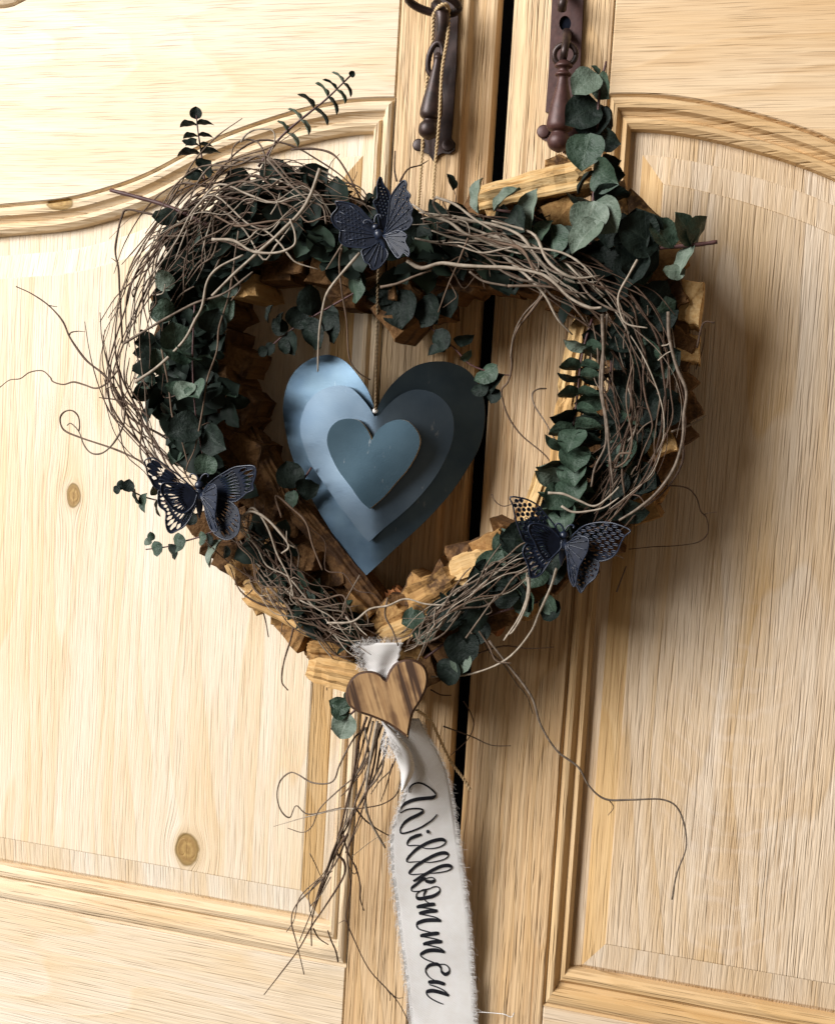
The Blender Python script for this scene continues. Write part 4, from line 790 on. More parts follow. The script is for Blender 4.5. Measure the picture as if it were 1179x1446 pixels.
# ------------------------------------------------------------------ hanging twine, metal hearts
def twine(name, pts, rad, parent=None, turns=260, mat='jute'):
    c = catmull(pts, 30); L = 0; vs, fs = [], []
    T = [(c[min(i + 1, len(c) - 1)] - c[max(i - 1, 0)]).normalized() for i in range(len(c))]
    u = T[0].orthogonal().normalized(); fr = []
    for i, p in enumerate(c):
        if i: L += (p - c[i - 1]).length
        u = (u - T[i] * u.dot(T[i])).normalized(); fr.append((p, u, T[i].cross(u), L))
    for ply in (0, math.pi):
        pp = [p + (a * math.cos(l * turns * 4 + ply) + b * math.sin(l * turns * 4 + ply)) * rad * .55 for p, a, b, l in fr]
        v, f = tube_data(pp, rad * .62, 6, len(vs)); vs += v; fs += f
    return mesh_obj(name, vs, fs, M[mat], parent, True)
tq = lambda pts, ys: [P(x, y, q) for (x, y), q in zip(pts, ys)]
ht = thing('hanging_twine', 'thin jute twine looped over the left iron pull and running down to the wreath', 'twine', P(600, 300, -.02))
twine('strand', tq([(612, 20), (610, 60), (601, 130), (597, 200), (593, 260), (588, 320)], [-.02, -.016, -.012, -.010, -.02, -.05]), .0014, ht)
twine('strand', tq([(634, 14), (632, 50), (624, 100), (620, 170), (615, 225), (610, 290), (604, 335)], [-.024, -.026, -.0265, -.026, -.020, -.03, -.05]), .0012, ht)
twine('strand', tq([(612, 20), (620, 8), (630, 6), (634, 14)], [-.02, -.034, -.034, -.024]), .0014, ht)
mh = thing('metal_heart', 'hanging heart of three stacked blue-grey metal sheets inside the wreath', 'heart ornament', P(515, 812, -.04))
H = ((380, 480), 3.468)
def dense(pts, sub=5, corners=()):
    """closed outline, smooth except at the given corners"""
    n = len(pts); cs = sorted(corners); out = []
    for a, b in zip(cs, cs[1:] + [cs[0] + n]):
        seg = [Vector((*pts[i % n], 0)) for i in range(a, b + 1)]; c = catmull(seg, sub); out += [(v.x, v.y) for v in c[:-1]]
    return out
H1 = [(522, 355), (505, 300), (480, 240), (440, 180), (390, 120), (340, 85), (285, 72), (220, 85), (160, 120), (110, 175), (80, 250), (68, 340), (80, 440), (105, 550), (150, 660), (210, 780), (280, 900), (350, 1010), (410, 1090), (470, 1158), (540, 1095), (620, 1020), (720, 930), (810, 840), (900, 735), (970, 630), (1022, 540), (1048, 450), (1056, 350), (1045, 270), (1015, 200), (960, 140), (880, 108), (800, 105), (720, 125), (650, 170), (590, 230), (550, 290)]
H2 = [(515, 375), (490, 330), (450, 280), (400, 235), (345, 222), (280, 235), (220, 270), (175, 330), (152, 410), (158, 480), (185, 560), (215, 625), (270, 705), (330, 790), (400, 885), (460, 960), (490, 990), (560, 925), (640, 860), (720, 785), (800, 690), (860, 590), (895, 500), (905, 420), (890, 340), (840, 280), (780, 250), (710, 243), (640, 270), (580, 320), (540, 365)]
H3 = [(503, 490), (480, 440), (440, 395), (390, 385), (340, 395), (300, 430), (283, 490), (300, 560), (340, 640), (400, 720), (450, 790), (492, 828), (560, 770), (620, 700), (680, 630), (725, 550), (738, 490), (720, 440), (680, 400), (630, 390), (570, 410), (525, 450)]
def curved_sheet(name, outline, ybase, bend, thick, mat, edge, cx, halfw, rk=2.0):
    """heart sheet folded softly about its middle line, built as a fine grid so that it can curve"""
    f = lambda px, py: ybase + bend * (rk if px > cx else 1) * (math.sqrt(((px - cx) / halfw) ** 2 + .004) - .063) * (1 - .45 * max(0, min(1, (py - 640) / 170))) + .0006 * math.sin(px * .045 + 1) * math.sin(py * .038)
    bm = bmesh.new(); vs = [bm.verts.new((x, 0, y)) for x, y in outline]; bm.faces.new(vs)
    xs = [p[0] for p in outline]; ys_ = [p[1] for p in outline]
    for i in range(1, 26):
        bmesh.ops.bisect_plane(bm, geom=bm.verts[:] + bm.edges[:] + bm.faces[:], plane_co=(min(xs) + (max(xs) - min(xs)) * i / 26 + .013, 0, 0), plane_no=(1, 0, 0))
    for i in range(1, 26):
        bmesh.ops.bisect_plane(bm, geom=bm.verts[:] + bm.edges[:] + bm.faces[:], plane_co=(0, 0, min(ys_) + (max(ys_) - min(ys_)) * i / 26 + .017), plane_no=(0, 0, 1))
    for v in bm.verts: v.co = P(v.co.x, v.co.z, f(v.co.x, v.co.z))
    for fc in bm.faces: fc.smooth = True
    bmesh.ops.recalc_face_normals(bm, faces=bm.faces)
    if sum(fc.normal.y for fc in bm.faces) > 0: bmesh.ops.reverse_faces(bm, faces=bm.faces)
    ex = bmesh.ops.extrude_face_region(bm, geom=bm.faces[:])
    me = bpy.data.meshes.new(name); me.materials.append(mat); me.materials.append(edge)
    new = set(v for v in ex['geom'] if isinstance(v, bmesh.types.BMVert))
    for v in new: v.co.y += thick
    bmesh.ops.recalc_face_normals(bm, faces=bm.faces)
    for fc in bm.faces:
        k = sum(1 for v in fc.verts if v in new)
        if 0 < k < len(fc.verts): fc.material_index = 1; fc.smooth = False
        for e in fc.edges:
            if len(e.link_faces) == 2 and any(0 < sum(1 for v in g.verts if v in new) < len(g.verts) for g in e.link_faces): e.smooth = False
    bm.to_mesh(me); bm.free(); o = bpy.data.objects.new(name, me); COL.objects.link(o); par(o, mh); return o
o1 = curved_sheet('outer_heart', dense(Z(*H, H1), 4, (0, 19)), -.052, .018, .0012, M['blue_outer'], M['blue_outer'], 529, 140); o1['label'] = 'large blue-grey heart sheet, dark on its right lobe'
o2 = curved_sheet('middle_heart', dense(Z(*H, H2), 4, (0, 16)), -.058, .0125, .0012, M['blue_mid'], M['blue_mid'], 529, 110, 1.15); o2['label'] = 'medium lavender-grey heart sheet'
o3 = curved_sheet('inner_heart', dense(Z(*H, H3), 4, (0, 11)), -.063, .0, .0035, M['blue_inner'], M['raw_edge'], 527, 70); o3['label'] = 'small slate-coloured heart with bare edges'
twine('hanging_cord', tq([(534, 378), (533, 420), (532, 480), (531, 530), (530, 580)], [-.085, -.076, -.068, -.060, -.058]), .0010, mh, mat='jute_shaded')
lathe('cord_knot', P(530, 577, -.058), P(530, 583, -.056), [(0, .0008), (.3, .0022), (.7, .0022), (1, .0008)], M['linen'], mh, 10)

# ------------------------------------------------------------------ wooden heart and ribbon
wh = thing('wooden_heart', 'small scorched wooden heart with dark stripes tied over the wreath tip', 'heart ornament', P(578, 1042, -.09))
A6h = [(462, 508), (445, 487), (420, 474), (390, 470), (350, 480), (318, 510), (303, 558), (313, 603), (350, 634), (410, 655), (470, 682), (520, 715), (552, 741), (560, 690), (572, 640), (602, 590), (625, 540), (630, 490), (615, 450), (580, 428), (540, 424), (500, 440), (475, 472)]
ol = dense(Z(A6[0], A6[1], A6h), 4, (0, 12))
cx_, cy_ = 547, 985
def scale_loop(l, k): 
    n = len(l); out = []
    for i in range(n):
        a, b, c = Vector(l[i - 1]), Vector(l[i]), Vector(l[(i + 1) % n]); d = (c - a).normalized(); nn = Vector((d.y, -d.x))
        out.append(nn)
    area_ = sum(l[i][0] * l[(i + 1) % n][1] - l[(i + 1) % n][0] * l[i][1] for i in range(n)); sg = 1 if area_ > 0 else -1
    return [(l[i][0] + out[i].x * k * sg, l[i][1] + out[i].y * k * sg) for i in range(n)]
def bevel_heart(parent):
    n = len(ol); rings = [(ol, -.0815), (ol, -.0885), (scale_loop(ol, -1.2), -.0903), (scale_loop(ol, -3.2), -.0912)]
    yf = lambda px, py, y: y + (px - 550) * .00002
    vs = [P(x, y, yf(x, y, d)) for l, d in rings for x, y in l]; fs, idx = [], []
    for i in range(3):
        for j in range(n): fs.append((i * n + j, i * n + (j + 1) % n, (i + 1) * n + (j + 1) % n, (i + 1) * n + j)); idx.append(1)
    tr = tessellate_polygon([[Vector((*p, 0)) for p in rings[3][0]]]); 
    for t in tr: fs.append(tuple(3 * n + k for k in t)); idx.append(0)
    for t in tr: fs.append(tuple(k for k in t)); idx.append(1)
    o = mesh_obj('body', vs, fs, None, parent, False, [M['burnt'], M['char']], idx); fix(o); return o
bevel_heart(wh)
rb = thing('linen_ribbon', 'white frayed linen ribbon lettered Willkommen hanging below the wooden heart', 'ribbon', P(620, 1440, -.02))
def lerp_tab(tab, y):
    for a, b in zip(tab, tab[1:]):
        if y <= b[0]:
            t = (y - a[0]) / (b[0] - a[0]); t = max(0, t); return [p + (q - p) * t for p, q in zip(a[1:], b[1:])]
    return list(tab[-1][1:])
# py: left edge, right edge, depth left, depth right
RT = [(1015, 541, 592, -.070, -.070), (1040, 552, 604, -.066, -.058), (1060, 560, 617, -.060, -.050), (1090, 570, 631, -.054, -.040), (1115, 571, 636, -.050, -.036), (1140, 564, 640, -.046, -.034), (1165, 555, 644, -.034, -.031), (1190, 551, 648, -.028, -.026), (1230, 553, 654, -.022, -.0215), (1280, 560, 660, -.017, -.017), (1330, 566, 665, -.0135, -.0135), (1380, 573, 668, -.0105, -.0105), (1420, 578, 670, -.0095, -.0095), (1470, 583, 672, -.009, -.009), (1520, 588, 674, -.009, -.009)]
def rib(py, u):
    l, r, a, b = lerp_tab(RT, py); return l + (r - l) * u, a + (b - a) * u - .004 * math.sin(math.pi * u) * (1 if py < 1150 else max(.2, 1 - (py - 1150) / 60)) + .0006 * math.sin(py * .05 + u * 2)
def rib_y(px, py):
    l, r, a, b = lerp_tab(RT, py); return rib(py, (px - l) / (r - l))[1]
def cloth(name, rows, fn, nu, parent):
    vs, fs = [], []
    for y in rows:
        for j in range(nu + 1):
            x, d = fn(y, j / nu); vs.append(P(x, y, d))
    k = nu + 1
    for i in range(len(rows) - 1):
        for j in range(nu): fs.append((i * k + j, i * k + j + 1, (i + 1) * k + j + 1, (i + 1) * k + j))
    o = mesh_obj(name, vs, fs, M['linen'], parent, True); m = o.modifiers.new('cloth', 'SOLIDIFY'); m.thickness = .0006; m.offset = 0; return o
rows = [1015 + i * 5 for i in range(100)]
cl = cloth('cloth', rows, rib, 14, rb)
# folded edge of the twist on the left, and the end above the heart
def fold(py, u):
    l = lerp_tab(RT, py)[0]; w = 26 * math.sin(math.pi * max(0, min(1, (py - 1015) / 105))) ; x = l - 4 + w * u * .9
    return x, lerp_tab(RT, py)[2] - .006 - .006 * math.sin(math.pi * u)
cloth('folded_edge', [1018 + i * 5 for i in range(21)], fold, 6, rb)
def upper(py, u):
    t = (py - 908) / 60; l = 507 + 16 * t + 2 * math.sin(py * .5); r = 569 - 16 * t + 1.5 * math.sin(py * .7)
    return l + (r - l) * u, -.090 + .010 * t + .0014 * math.sin(u * 8 + t * 3) * (.5 + t) - .0008 * math.sin(t * 7 + u * 2)
cloth('tail', [908 + i * 3 for i in range(21)], upper, 16, rb)
rg2 = random.Random(3); vs, fs = [], []
def fibre(a, b, c, r=.00014):
    global vs, fs
    v, f = tube_data(catmull([a, b, c], 3), lambda t: r * (1 - .6 * t), 3, len(vs)); vs += v; fs += f
for i in range(1900):
    py = rg2.uniform(1020, 1500); s = rg2.choice((0, 1)); x, d = rib(py, s); sg = -1 if s == 0 else 1; L = rg2.uniform(1.5, 5.5) * (2.0 if rg2.random() < .06 else 1)
    a = P(x - sg * 4, py, d - .0005); b = P(x + sg * L * .5, py + rg2.uniform(-2, 3), d - rg2.uniform(0, .0015)); c = P(x + sg * L, py + rg2.uniform(-1, 7), d - rg2.uniform(-.001, .0025)); fibre(a, b, c)
for i in range(160):
    py = rg2.uniform(908, 950); x, d = upper(py, 0); L = rg2.uniform(4, 14); fibre(P(x + 2, py, d), P(x - L * .5, py + rg2.uniform(-2, 3), d - .001), P(x - L, py + rg2.uniform(-4, 6), d - .002))
for i in range(90):
    x = rg2.uniform(508, 565); fibre(P(x, 911, -.090), P(x + rg2.uniform(-2, 2), 906, -.091), P(x + rg2.uniform(-5, 5), 900 + rg2.uniform(-2, 4), -.091))
for i in range(140):
    py = rg2.uniform(1030, 1065); x = 548 + rg2.uniform(-6, 14); fibre(P(x, py, -.072), P(x - rg2.uniform(-3, 6), py + 6, -.076), P(x - rg2.uniform(-6, 8), py + rg2.uniform(6, 16), -.077))
fr = mesh_obj('fringe', vs, fs, M['linen'], rb, False, kind='stuff')
v, f = tube_data(catmull([P(x, y, -.009) for x, y in Z((540, 1240), 7.02, [(910, 1355), (960, 1335), (1040, 1338), (1123, 1345)])] + [P(712, 1433, -.012), P(722, 1437, -.012), P(726, 1431, -.013)], 5), .0004, 5); mesh_obj('loose_thread', v, f, M['linen'], rb, True)
# brush lettering
LA, LB = ((530, 1090), 7.37), ((540, 1240), 7.02)
STROKES = [
 ('W', LA, [[(350, 218), (352, 180), (380, 140), (440, 118), (500, 130), (560, 165), (610, 210), (628, 245), (595, 270), (520, 278), (430, 288), (350, 312), (290, 348), (262, 388)], [(258, 430), (330, 395), (420, 385), (482, 393), (492, 418), (440, 452), (370, 485), (310, 525), (270, 575), (257, 615), (272, 642), (320, 637), (400, 612), (480, 577), (560, 527), (610, 485), (640, 445)]]),
 ('i', LA, [[(478, 654), (420, 672), (360, 702), (330, 748), (345, 770), (400, 768), (455, 768)]]),
 ('l', LA, [[(455, 770), (520, 800), (620, 797), (700, 770), (730, 735), (700, 708), (640, 712), (560, 735), (480, 775), (420, 815), (360, 872), (325, 922), (340, 942), (400, 940), (470, 935)]]),
 ('l', LA, [[(470, 935), (560, 946), (660, 930), (730, 905), (757, 872), (730, 848), (670, 852), (590, 882), (500, 932), (420, 982), (365, 1035), (350, 1060), (380, 1072), (450, 1068), (520, 1060)]]),
 ('k', LA, [[(520, 1058), (600, 1058), (700, 1045), (770, 1025), (795, 998), (760, 978), (690, 985), (610, 1018), (520, 1068), (450, 1108), (395, 1142)], [(470, 1135), (530, 1112), (590, 1103), (618, 1128), (580, 1150), (530, 1140), (515, 1118), (480, 1128), (430, 1170), (378, 1212), (380, 1243), (430, 1248), (500, 1238), (560, 1222)]]),
 ('o', LB, [[(395, 118), (460, 108), (520, 88), (562, 100), (560, 140), (505, 180), (430, 198), (365, 208), (335, 188), (345, 152), (400, 120), (430, 125), (410, 165), (412, 205), (440, 240), (490, 258)]]),
 ('m', LB, [[(520, 262), (430, 272), (338, 292)], [(350, 296), (420, 300), (500, 312), (544, 328)], [(544, 328), (450, 335), (362, 356)], [(372, 362), (450, 375), (530, 395), (580, 425)], [(580, 428), (500, 420), (420, 425), (355, 448), (338, 475), (360, 508), (420, 528), (490, 545)]]),
 ('m', LB, [[(560, 550), (470, 560), (374, 578)], [(385, 582), (460, 595), (540, 612), (590, 632)], [(590, 634), (500, 638), (402, 660)], [(420, 662), (500, 680), (570, 700), (616, 735)], [(616, 738), (530, 720), (450, 724), (390, 752), (380, 775), (420, 806), (490, 835), (520, 845)]]),
 ('e', LB, [[(470, 872), (540, 862), (620, 862), (660, 900), (655, 940), (620, 958), (585, 930), (575, 890), (540, 858), (470, 868), (432, 902), (430, 940), (465, 988), (530, 1025)]]),
 ('n', LB, [[(618, 1058), (540, 1035), (452, 1036)], [(462, 1060), (540, 1085), (610, 1120), (655, 1165)], [(658, 1170), (580, 1140), (500, 1122), (446, 1130), (438, 1156), (480, 1198), (550, 1235), (604, 1256)]])]
for ch, (o_, s_), strokes in STROKES:
    vs, fs = [], []
    for stt in strokes:
        c = catmull([Vector((o_[0] + x / s_, o_[1] + y / s_, 0)) for x, y in stt], 7); n = len(c); base = len(vs)
        for i, p in enumerate(c):
            d = (c[min(i + 1, n - 1)] - c[max(i - 1, 0)]).normalized(); nn = Vector((-d.y, d.x, 0)); w = .85 + 2.0 * max(0, -d.x) ** 1.5
            if ch in 'mn': w *= 1.1
            w *= .55 + .45 * min(1, 6 * min(i, n - 1 - i) / n + .25); w *= .88
            if ch == 'W' and d.x > .3: w *= 1.5
            for sg in (-1, 1):
                q = p + nn * w * sg; vs.append(P(q.x, q.y, rib_y(q.x, q.y) - .0009))
        for i in range(n - 1): fs.append((base + 2 * i, base + 2 * i + 1, base + 2 * i + 3, base + 2 * i + 2))
    if ch == 'i':
        b0 = len(vs); cx0, cy0 = 530 + 547 / 7.37, 1090 + 625 / 7.37
        for i in range(12): a = 6.2832 * i / 12; vs.append(P(cx0 + 2.4 * math.cos(a), cy0 + 2.8 * math.sin(a), rib_y(cx0, cy0) - .0009))
        fs.append(tuple(range(b0, b0 + 12)))
    o = mesh_obj('letter', vs, fs, M['ink'], rb); m = o.modifiers.new('ink', 'SOLIDIFY'); m.thickness = .0002; m.offset = 0

# ------------------------------------------------------------------ bundle of thin twigs hanging below the tip
tb = thing('twig_bundle', 'loose bundle of thin curly twigs hanging under the wooden heart', 'twigs', P(440, 1300, -.03))
T_ = ((370, 1010), 3.315)
TB = [([(490, 10), (450, 130), (430, 270), (400, 400), (360, 560), (310, 720), (260, 860), (232, 980), (232, 1082)], 2.2, 1.0, 'twig_dark'), ([(520, 30), (480, 200), (420, 330), (390, 500), (340, 650), (280, 780), (240, 900), (175, 1060)], 2.0, .9, 'twig'),
 ([(550, 40), (500, 250), (440, 400), (400, 560), (340, 700), (250, 800), (160, 890), (138, 970), (165, 1080), (197, 1215)], 1.9, .8, 'twig'), ([(540, 60), (530, 200), (490, 350), (420, 480), (360, 600), (330, 700), (280, 820), (250, 900)], 1.9, 1.0, 'twig_dark'),
 ([(400, 560), (350, 640), (385, 690), (380, 760), (300, 890), (235, 985), (170, 1100), (80, 1220), (10, 1310)], 2.1, .9, 'twig_dark'), ([(590, 130), (640, 200), (655, 280), (630, 370), (570, 415), (500, 432), (440, 440)], 1.3, .8, 'twig_dark'),
 ([(490, 60), (430, 110), (365, 230), (340, 300), (300, 322), (230, 315), (170, 280), (130, 270), (85, 310), (70, 380), (90, 450), (130, 480), (160, 425), (220, 465), (370, 435)], 1.4, 1.0, 'twig'), ([(520, 150), (450, 270), (350, 360), (270, 440), (235, 520), (190, 550), (120, 530)], 1.4, .6, 'twig'),
 ([(430, 440), (370, 440), (200, 480), (55, 522)], 1.2, .5, 'twig_pale'), ([(380, 560), (400, 640), (440, 720), (460, 800), (460, 860), (477, 916)], 1.5, .9, 'twig_dark'), ([(500, 330), (470, 440), (430, 550), (400, 640), (405, 720), (415, 800), (400, 900), (395, 960), (430, 1050), (500, 1190), (590, 1290), (640, 1350), (680, 1425)], 1.4, .7, 'twig_dark'),
 ([(395, 965), (378, 965), (360, 976)], .9, .4, 'twig_dark'), ([(585, 1285), (600, 1310), (600, 1338)], .9, .8, 'twig_dark'), ([(595, 1295), (630, 1325), (660, 1325)], .8, .4, 'twig_dark'), ([(440, 440), (480, 490), (540, 535), (596, 566)], 1.6, .9, 'twig_dark'), ([(540, 30), (500, 250), (485, 400), (500, 480), (540, 560), (577, 622)], 2.3, 1.6, 'twig_pale'),
 ([(225, 650), (250, 700), (272, 750), (290, 790)], .8, .5, 'twig'), ([(225, 900), (220, 840), (260, 780), (330, 730)], 1.2, .8, 'twig'), ([(240, 1000), (265, 1045), (310, 1076)], 1.3, .8, 'twig_dark'), ([(308, 1010), (325, 1060), (345, 1105), (356, 1156)], 1.0, 1.4, 'twig_dark'), ([(630, 190), (600, 260), (550, 310), (510, 370)], 1.2, .7, 'twig'), ([(610, 230), (580, 340), (555, 405)], 1.2, .6, 'twig_dark'),
 ([(580, 60), (550, 180), (530, 280), (500, 340)], 2.2, 1.2, 'twig_dark'), ([(565, 40), (520, 160), (470, 260), (400, 350), (370, 380)], 1.8, .8, 'twig'), ([(600, 70), (570, 200), (520, 300), (470, 400), (400, 500), (350, 580)], 1.9, 1.0, 'twig'), ([(510, 10), (480, 110), (455, 200), (430, 300)], 1.9, 1.2, 'twig'), ([(570, 120), (560, 260), (480, 370), (440, 450), (380, 530), (330, 640), (290, 740), (180, 850), (150, 960), (115, 1015)], 1.7, .7, 'twig'),
 ([(425, 660), (450, 640), (500, 600), (560, 560)], .6, .4, 'twig_pale'), ([(400, 700), (430, 745), (445, 720), (420, 680)], .8, .6, 'twig'), ([(410, 600), (395, 640), (470, 480)], 1.2, .7, 'twig'), ([(320, 760), (270, 850), (225, 900), (235, 950)], 1.0, .7, 'twig'), ([(480, 60), (500, 200), (470, 330), (430, 430), (385, 520)], 1.5, 1.0, 'twig_pale')]
for i, (pts, a, b, m) in enumerate(TB):
    y0 = -.060 + .003 * (i % 5); twig(Z(*T_, pts), a, b, m, ys=(y0, -.018 - .002 * (i % 4)), parent=tb)
tl = thing('jute_end', 'frayed brown jute end hanging beside the ribbon, right of the wooden heart', 'twine', P(663, 1117, -.03))
twine('strand', tq(Z(A6[0], A6[1], [(585, 625), (640, 670), (680, 750), (720, 830), (770, 898), (798, 945)]), [-.075, -.06, -.045, -.035, -.03, -.028]), .0012, tl, mat='jute')

# ------------------------------------------------------------------ butterflies of blackened metal
def inside(p, poly):
    x, y = p; c = False; n = len(poly)
    for i in range(n):
        x0, y0 = poly[i]; x1, y1 = poly[i - 1]
        if (y0 > y) != (y1 > y) and x < (x1 - x0) * (y - y0) / (y1 - y0) + x0: c = not c
    return c
def dist_edge(p, poly):
    b = 1e9; p = Vector(p)
    for i in range(len(poly)):
        a, c = Vector(poly[i - 1]), Vector(poly[i]); d = c - a; t = max(0, min(1, (p - a).dot(d) / max(1e-9, d.length_squared))); b = min(b, (a + d * t - p).length)
    return b
def holes_slit(poly, org, n, r0, r1s, wid, marg=1.6):
    out = []; o = Vector(org); mx = max((Vector(p) - o).length for p in poly)
    for k in range(n):
        a = 2 * math.pi * k / n
        d = Vector((math.cos(a), math.sin(a))); nn = Vector((-d.y, d.x))
        for (q0, q1) in r1s:
            # extend while inside
            s0, s1 = q0 * mx, q1 * mx; pts = [o + d * (s0 + (s1 - s0) * i / 8) for i in range(9)]
            ok = [i for i in range(9) if inside(pts[i], poly) and dist_edge(pts[i], poly) > marg]
            if len(ok) < 3: continue
            a0, a1 = pts[ok[0]], pts[ok[-1]]
            w0, w1 = wid * (a0 - o).length / mx, wid * (a1 - o).length / mx; m = (a0 + a1) / 2
            out.append([tuple(a0), tuple(m + nn * (w0 + w1) * .5), tuple(a1 + nn * w1 * .5), tuple(a1 + d * w1 * .3), tuple(a1 - nn * w1 * .5), tuple(m - nn * (w0 + w1) * .5)])
    return out
def holes_grid(poly, ang, dx, dy, rx, ry, org, rmin, marg, hexa=True):
    out = []; ca, sa = math.cos(ang), math.sin(ang); cx = sum(p[0] for p in poly) / len(poly); cy = sum(p[1] for p in poly) / len(poly)
    for i in range(-16, 17):
        for j in range(-16, 17):
            u, v = i * dx + (dx / 2 if j % 2 else 0), j * dy; c = (cx + u * ca - v * sa, cy + u * sa + v * ca)
            if not inside(c, poly) or dist_edge(c, poly) < marg or (Vector(c) - Vector(org)).length < rmin: continue
            n = 6 if hexa else 8
            out.append([(c[0] + rx * math.cos(6.2832 * k / n) * ca - ry * math.sin(6.2832 * k / n) * sa, c[1] + rx * math.cos(6.2832 * k / n) * sa + ry * math.sin(6.2832 * k / n) * ca) for k in range(n)])
    return out
def wing(name, parent, poly, holes, plane, veins=None, mat='cast'):
    """plane: depth(px,py); rim and veins are raised ridges"""
    poly = dense(poly, 3, range(0, len(poly), max(1, len(poly)))) if len(poly) < 60 else poly
    o = solid_sheet(name, [poly] + holes, plane, .0009, M[mat], parent)
    vs, fs = [], []
    rim = [P(x, y, plane(x, y) - .0003) for x, y in poly]; rim.append(rim[0])
    v, f = tube_data(rim, .00062, 5, 0); vs += v; fs += f
    for vn in veins or ():
        c = catmull([P(x, y, plane(x, y) - .0004) for x, y in vn], 3); v, f = tube_data(c, .00042, 4, len(vs)); vs += v; fs += f
    for h in holes:
        c = [P(x, y, plane(x, y) - .0002) for x, y in h]; c.append(c[0]); v, f = tube_data(c, .00034, 4, len(vs)); vs += v; fs += f
    mesh_obj('ridge', vs, fs, M['cast_vein'], o, True); return o
def pl_from(org, y, kx, ky): return lambda px, py: y + (px - org[0]) * kx * PX + (py - org[1]) * ky * PX
def fan(org, ends): return [[org, ((org[0] + e[0]) / 2, (org[1] + e[1]) / 2), e] for e in ends]
def bf_body(parent, a, b, y, r, head):
    A, B = P(*a, y), P(*b, y + .004)
    lathe('body', A, B, prof_smooth([(0, .0004), (.06, r * .7), (.15, r * .9), (.22, r * .6), (.3, r * 1.0), (.45, r * 1.1), (.55, r * .7), (.75, r * .6), (1, .0004)]), M['cast_vein'], parent, 12)
    for sg in (-1, 1):
        d = Vector((a[0] - b[0], a[1] - b[1])).normalized(); n = Vector((-d.y, d.x)) * sg; q = Vector(a)
        pts = [q + n * 1, q + d * 6 + n * 4, q + d * 9 + n * 9, q + d * 7 + n * 13, q + d * 4 + n * 12]
        tube('antenna', catmull([P(x.x, x.y, y - .002) for x in pts], 4), .0007, M['cast_vein'], parent, 6)
# right: net-like wings
B1 = ((700, 680), 5.36)
b = thing('metal_butterfly', 'black metal butterfly with net-like openwork wings at the lower right of the wreath', 'butterfly', P(795, 775, -.1), 'black metal butterflies clipped on the wreath')
org = Z(*B1, [(520, 470)])[0]
ul = Z(*B1, [(510, 440), (470, 370), (430, 310), (380, 250), (330, 190), (270, 150), (200, 125), (110, 118), (130, 180), (145, 260), (165, 330), (190, 400), (220, 455), (300, 480), (420, 480), (490, 480)])
wing('upper_wing', b, ul, holes_grid(ul, math.radians(50), 8.2, 5.4, 3.0, 2.2, org, 34, 3.2) + holes_slit(ul, org, 44, 0, [(.34, .62)], 3.0, 2.5), pl_from(org, -.112, .35, .15))
ll = Z(*B1, [(500, 480), (400, 445), (300, 450), (225, 480), (205, 540), (230, 600), (250, 660), (260, 722), (300, 725), (345, 700), (380, 650), (430, 580), (490, 520)])
wing('lower_wing', b, ll, holes_slit(ll, org, 46, 0, [(.3, .62), (.68, .93)], 3.6, 2.0), pl_from(org, -.111, .30, -.1))
ur = Z(*B1, [(555, 440), (600, 390), (660, 340), (740, 315), (830, 308), (920, 325), (1020, 370), (980, 410), (950, 460), (920, 530), (870, 580), (800, 602), (740, 592), (700, 565), (640, 520), (560, 480)])
wing('upper_wing', b, ur, holes_grid(ur, math.radians(12), 12.0, 5.0, 4.6, 1.7, org, 22, 3.0), pl_from(org, -.112, -.30, .1))
lr = Z(*B1, [(550, 480), (620, 510), (700, 560), (775, 605), (778, 660), (750, 730), (690, 780), (645, 842), (612, 790), (575, 765), (552, 690), (545, 580)])
wing('lower_wing', b, lr, holes_grid(lr, math.radians(30), 8.0, 5.0, 2.8, 1.8, org, 24, 2.8), pl_from(org, -.111, -.25, -.1))
fl_ = Z(*B1, [(550, 470), (600, 420), (660, 415), (702, 440), (695, 520), (660, 590), (625, 660), (600, 790), (572, 765), (552, 690), (545, 580)])
wing('inner_fan', b, fl_, holes_slit(fl_, org, 50, 0, [(.5, .9)], 2.0, 2.2), pl_from(org, -.118, -.42, -.05), fan(org, Z(*B1, [(640, 425), (690, 450), (690, 520), (655, 600), (620, 680), (595, 770), (565, 720)])))
fl_ = Z(*B1, [(500, 440), (420, 360), (330, 320), (260, 325), (250, 380), (290, 450), (320, 520), (380, 600), (440, 560), (495, 500)])
wing('inner_fan', b, fl_, holes_slit(fl_, org, 48, 0, [(.45, .9)], 2.4, 2.0), pl_from(org, -.117, .40, .05))
bf_body(b, *Z(*B1, [(520, 370), (495, 640)]), -.116, .0038, 1)
# left: slotted wings
B2 = ((180, 620), 5.36)
b = thing('metal_butterfly', 'dark blue metal butterfly with slotted wings at the lower left of the wreath', 'butterfly', P(285, 720, -.1), 'black metal butterflies clipped on the wreath')
org = Z(*B2, [(550, 420)])[0]
ul = Z(*B2, [(520, 400), (420, 300), (340, 240), (270, 185), (215, 150), (170, 143), (130, 165), (142, 210), (150, 255), (172, 300), (200, 355), (250, 385), (330, 410), (500, 440)])
wing('upper_wing', b, ul, holes_slit(ul, org, 72, 0, [(.42, .66), (.70, .93)], 4.4, 2.6), pl_from(org, -.104, .28, .15))
ll = Z(*B2, [(520, 430), (380, 400), (250, 380), (232, 430), (240, 505), (290, 550), (288, 620), (300, 685), (330, 712), (380, 690), (430, 660), (475, 600), (500, 540), (530, 480)])
wing('lower_wing', b, ll, holes_slit(ll, org, 58, 0, [(.38, .66), (.70, .95)], 3.8, 2.2), pl_from(org, -.103, .25, -.1))
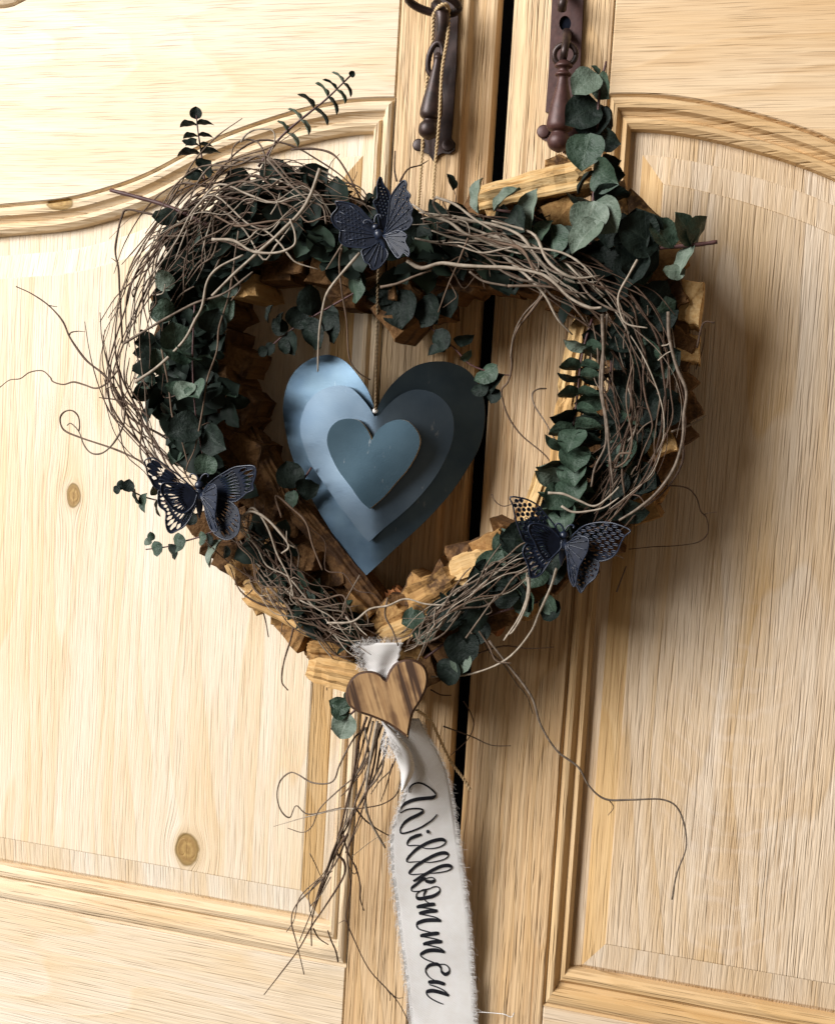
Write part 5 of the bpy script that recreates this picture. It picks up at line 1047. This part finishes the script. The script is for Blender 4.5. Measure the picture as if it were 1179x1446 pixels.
ur = Z(*B2, [(590, 360), (660, 300), (740, 250), (800, 217), (860, 205), (960, 205), (972, 270), (950, 340), (955, 380), (900, 410), (840, 460), (780, 475), (680, 445), (590, 420)])
wing('upper_wing', b, ur, holes_slit(ur, org, 72, 0, [(.40, .66), (.72, .95)], 3.6, 2.4), pl_from(org, -.104, -.20, .1))
lr = Z(*B2, [(580, 400), (680, 430), (770, 470), (830, 520), (852, 600), (842, 700), (800, 747), (740, 762), (665, 722), (630, 660), (590, 560)])
wing('lower_wing', b, lr, holes_slit(lr, org, 60, 0, [(.45, .66), (.74, .92)], 2.2, 2.6), pl_from(org, -.103, -.2, -.1))
fl_ = Z(*B2, [(575, 390), (615, 348), (668, 348), (678, 420), (672, 500), (662, 600), (684, 690), (640, 695), (605, 610), (580, 500)])
wing('inner_fan', b, fl_, [], pl_from(org, -.110, -.45, -.05), fan(org, Z(*B2, [(620, 355), (665, 360), (672, 420), (668, 480), (660, 540), (655, 610), (675, 680), (640, 680), (610, 600)])), 'cast_vein')
fl_ = Z(*B2, [(530, 410), (440, 345), (350, 330), (265, 335), (255, 400), (300, 470), (360, 540), (430, 560), (500, 500)])
wing('inner_fan', b, fl_, holes_slit(fl_, org, 46, 0, [(.45, .9)], 3.4, 2.0), pl_from(org, -.110, .36, .05))
bf_body(b, *Z(*B2, [(545, 310), (545, 600)]), -.108, .0042, 1)
# top: dotted, scalloped wings
B3 = ((440, 230), 5.895)
b = thing('metal_butterfly', 'black metal butterfly with dotted scalloped wings at the top dip of the wreath', 'butterfly', P(545, 350, -.1), 'black metal butterflies clipped on the wreath')
org = Z(*B3, [(590, 600)])[0]
ul = Z(*B3, [(540, 520), (450, 425), (400, 372), (320, 335), (200, 318), (218, 370), (165, 440), (190, 520), (238, 560), (232, 640), (270, 680), (305, 695), (420, 705), (520, 695), (590, 650)])
wing('upper_wing', b, ul, holes_grid(ul, .5, 6.0, 4.6, .75, .75, org, 26, 3.5, False), pl_from(org, -.113, .10, .1), fan(org, Z(*B3, [(240, 560), (300, 640), (230, 400), (320, 350), (200, 480)])))
ll = Z(*B3, [(570, 650), (500, 690), (420, 722), (425, 770), (445, 820), (480, 840), (505, 885), (560, 870), (620, 800), (634, 740)])
wing('lower_wing', b, ll, [], pl_from(org, -.113, .15, -.15), fan(org, Z(*B3, [(430, 780), (470, 830), (520, 860), (580, 820)])))
wa = Z(*B3, [(590, 600), (562, 500), (548, 400), (515, 320), (548, 290), (545, 180), (560, 130), (578, 118), (600, 180), (640, 230), (655, 290), (660, 380), (650, 480), (620, 580)])
wing('upper_wing', b, wa, holes_grid(wa, .2, 5.0, 4.2, 1.0, 1.0, org, 24, 2.2, False), pl_from(org, -.110, .35, .10))
wb = Z(*B3, [(610, 600), (640, 420), (655, 290), (720, 185), (768, 143), (792, 168), (788, 220), (822, 265), (808, 312), (842, 370), (828, 430), (842, 480), (805, 540), (750, 562), (680, 585)])
wing('upper_wing', b, wb, holes_grid(wb, -.5, 6.4, 5.0, 1.1, 1.1, org, 22, 2.6, False), pl_from(org, -.115, -.45, .12), fan(org, Z(*B3, [(770, 180), (800, 280), (810, 380), (815, 470), (760, 540)])))
lr = Z(*B3, [(615, 610), (660, 580), (725, 562), (792, 600), (778, 655), (812, 720), (806, 778), (765, 745), (722, 792), (665, 722), (635, 665)])
wing('lower_wing', b, lr, [], pl_from(org, -.117, -.40, -.1), fan(org, Z(*B3, [(720, 575), (780, 610), (770, 660), (800, 740), (720, 770), (680, 720)])))
bf_body(b, *Z(*B3, [(520, 500), (634, 748)]), -.117, .0034, 1)
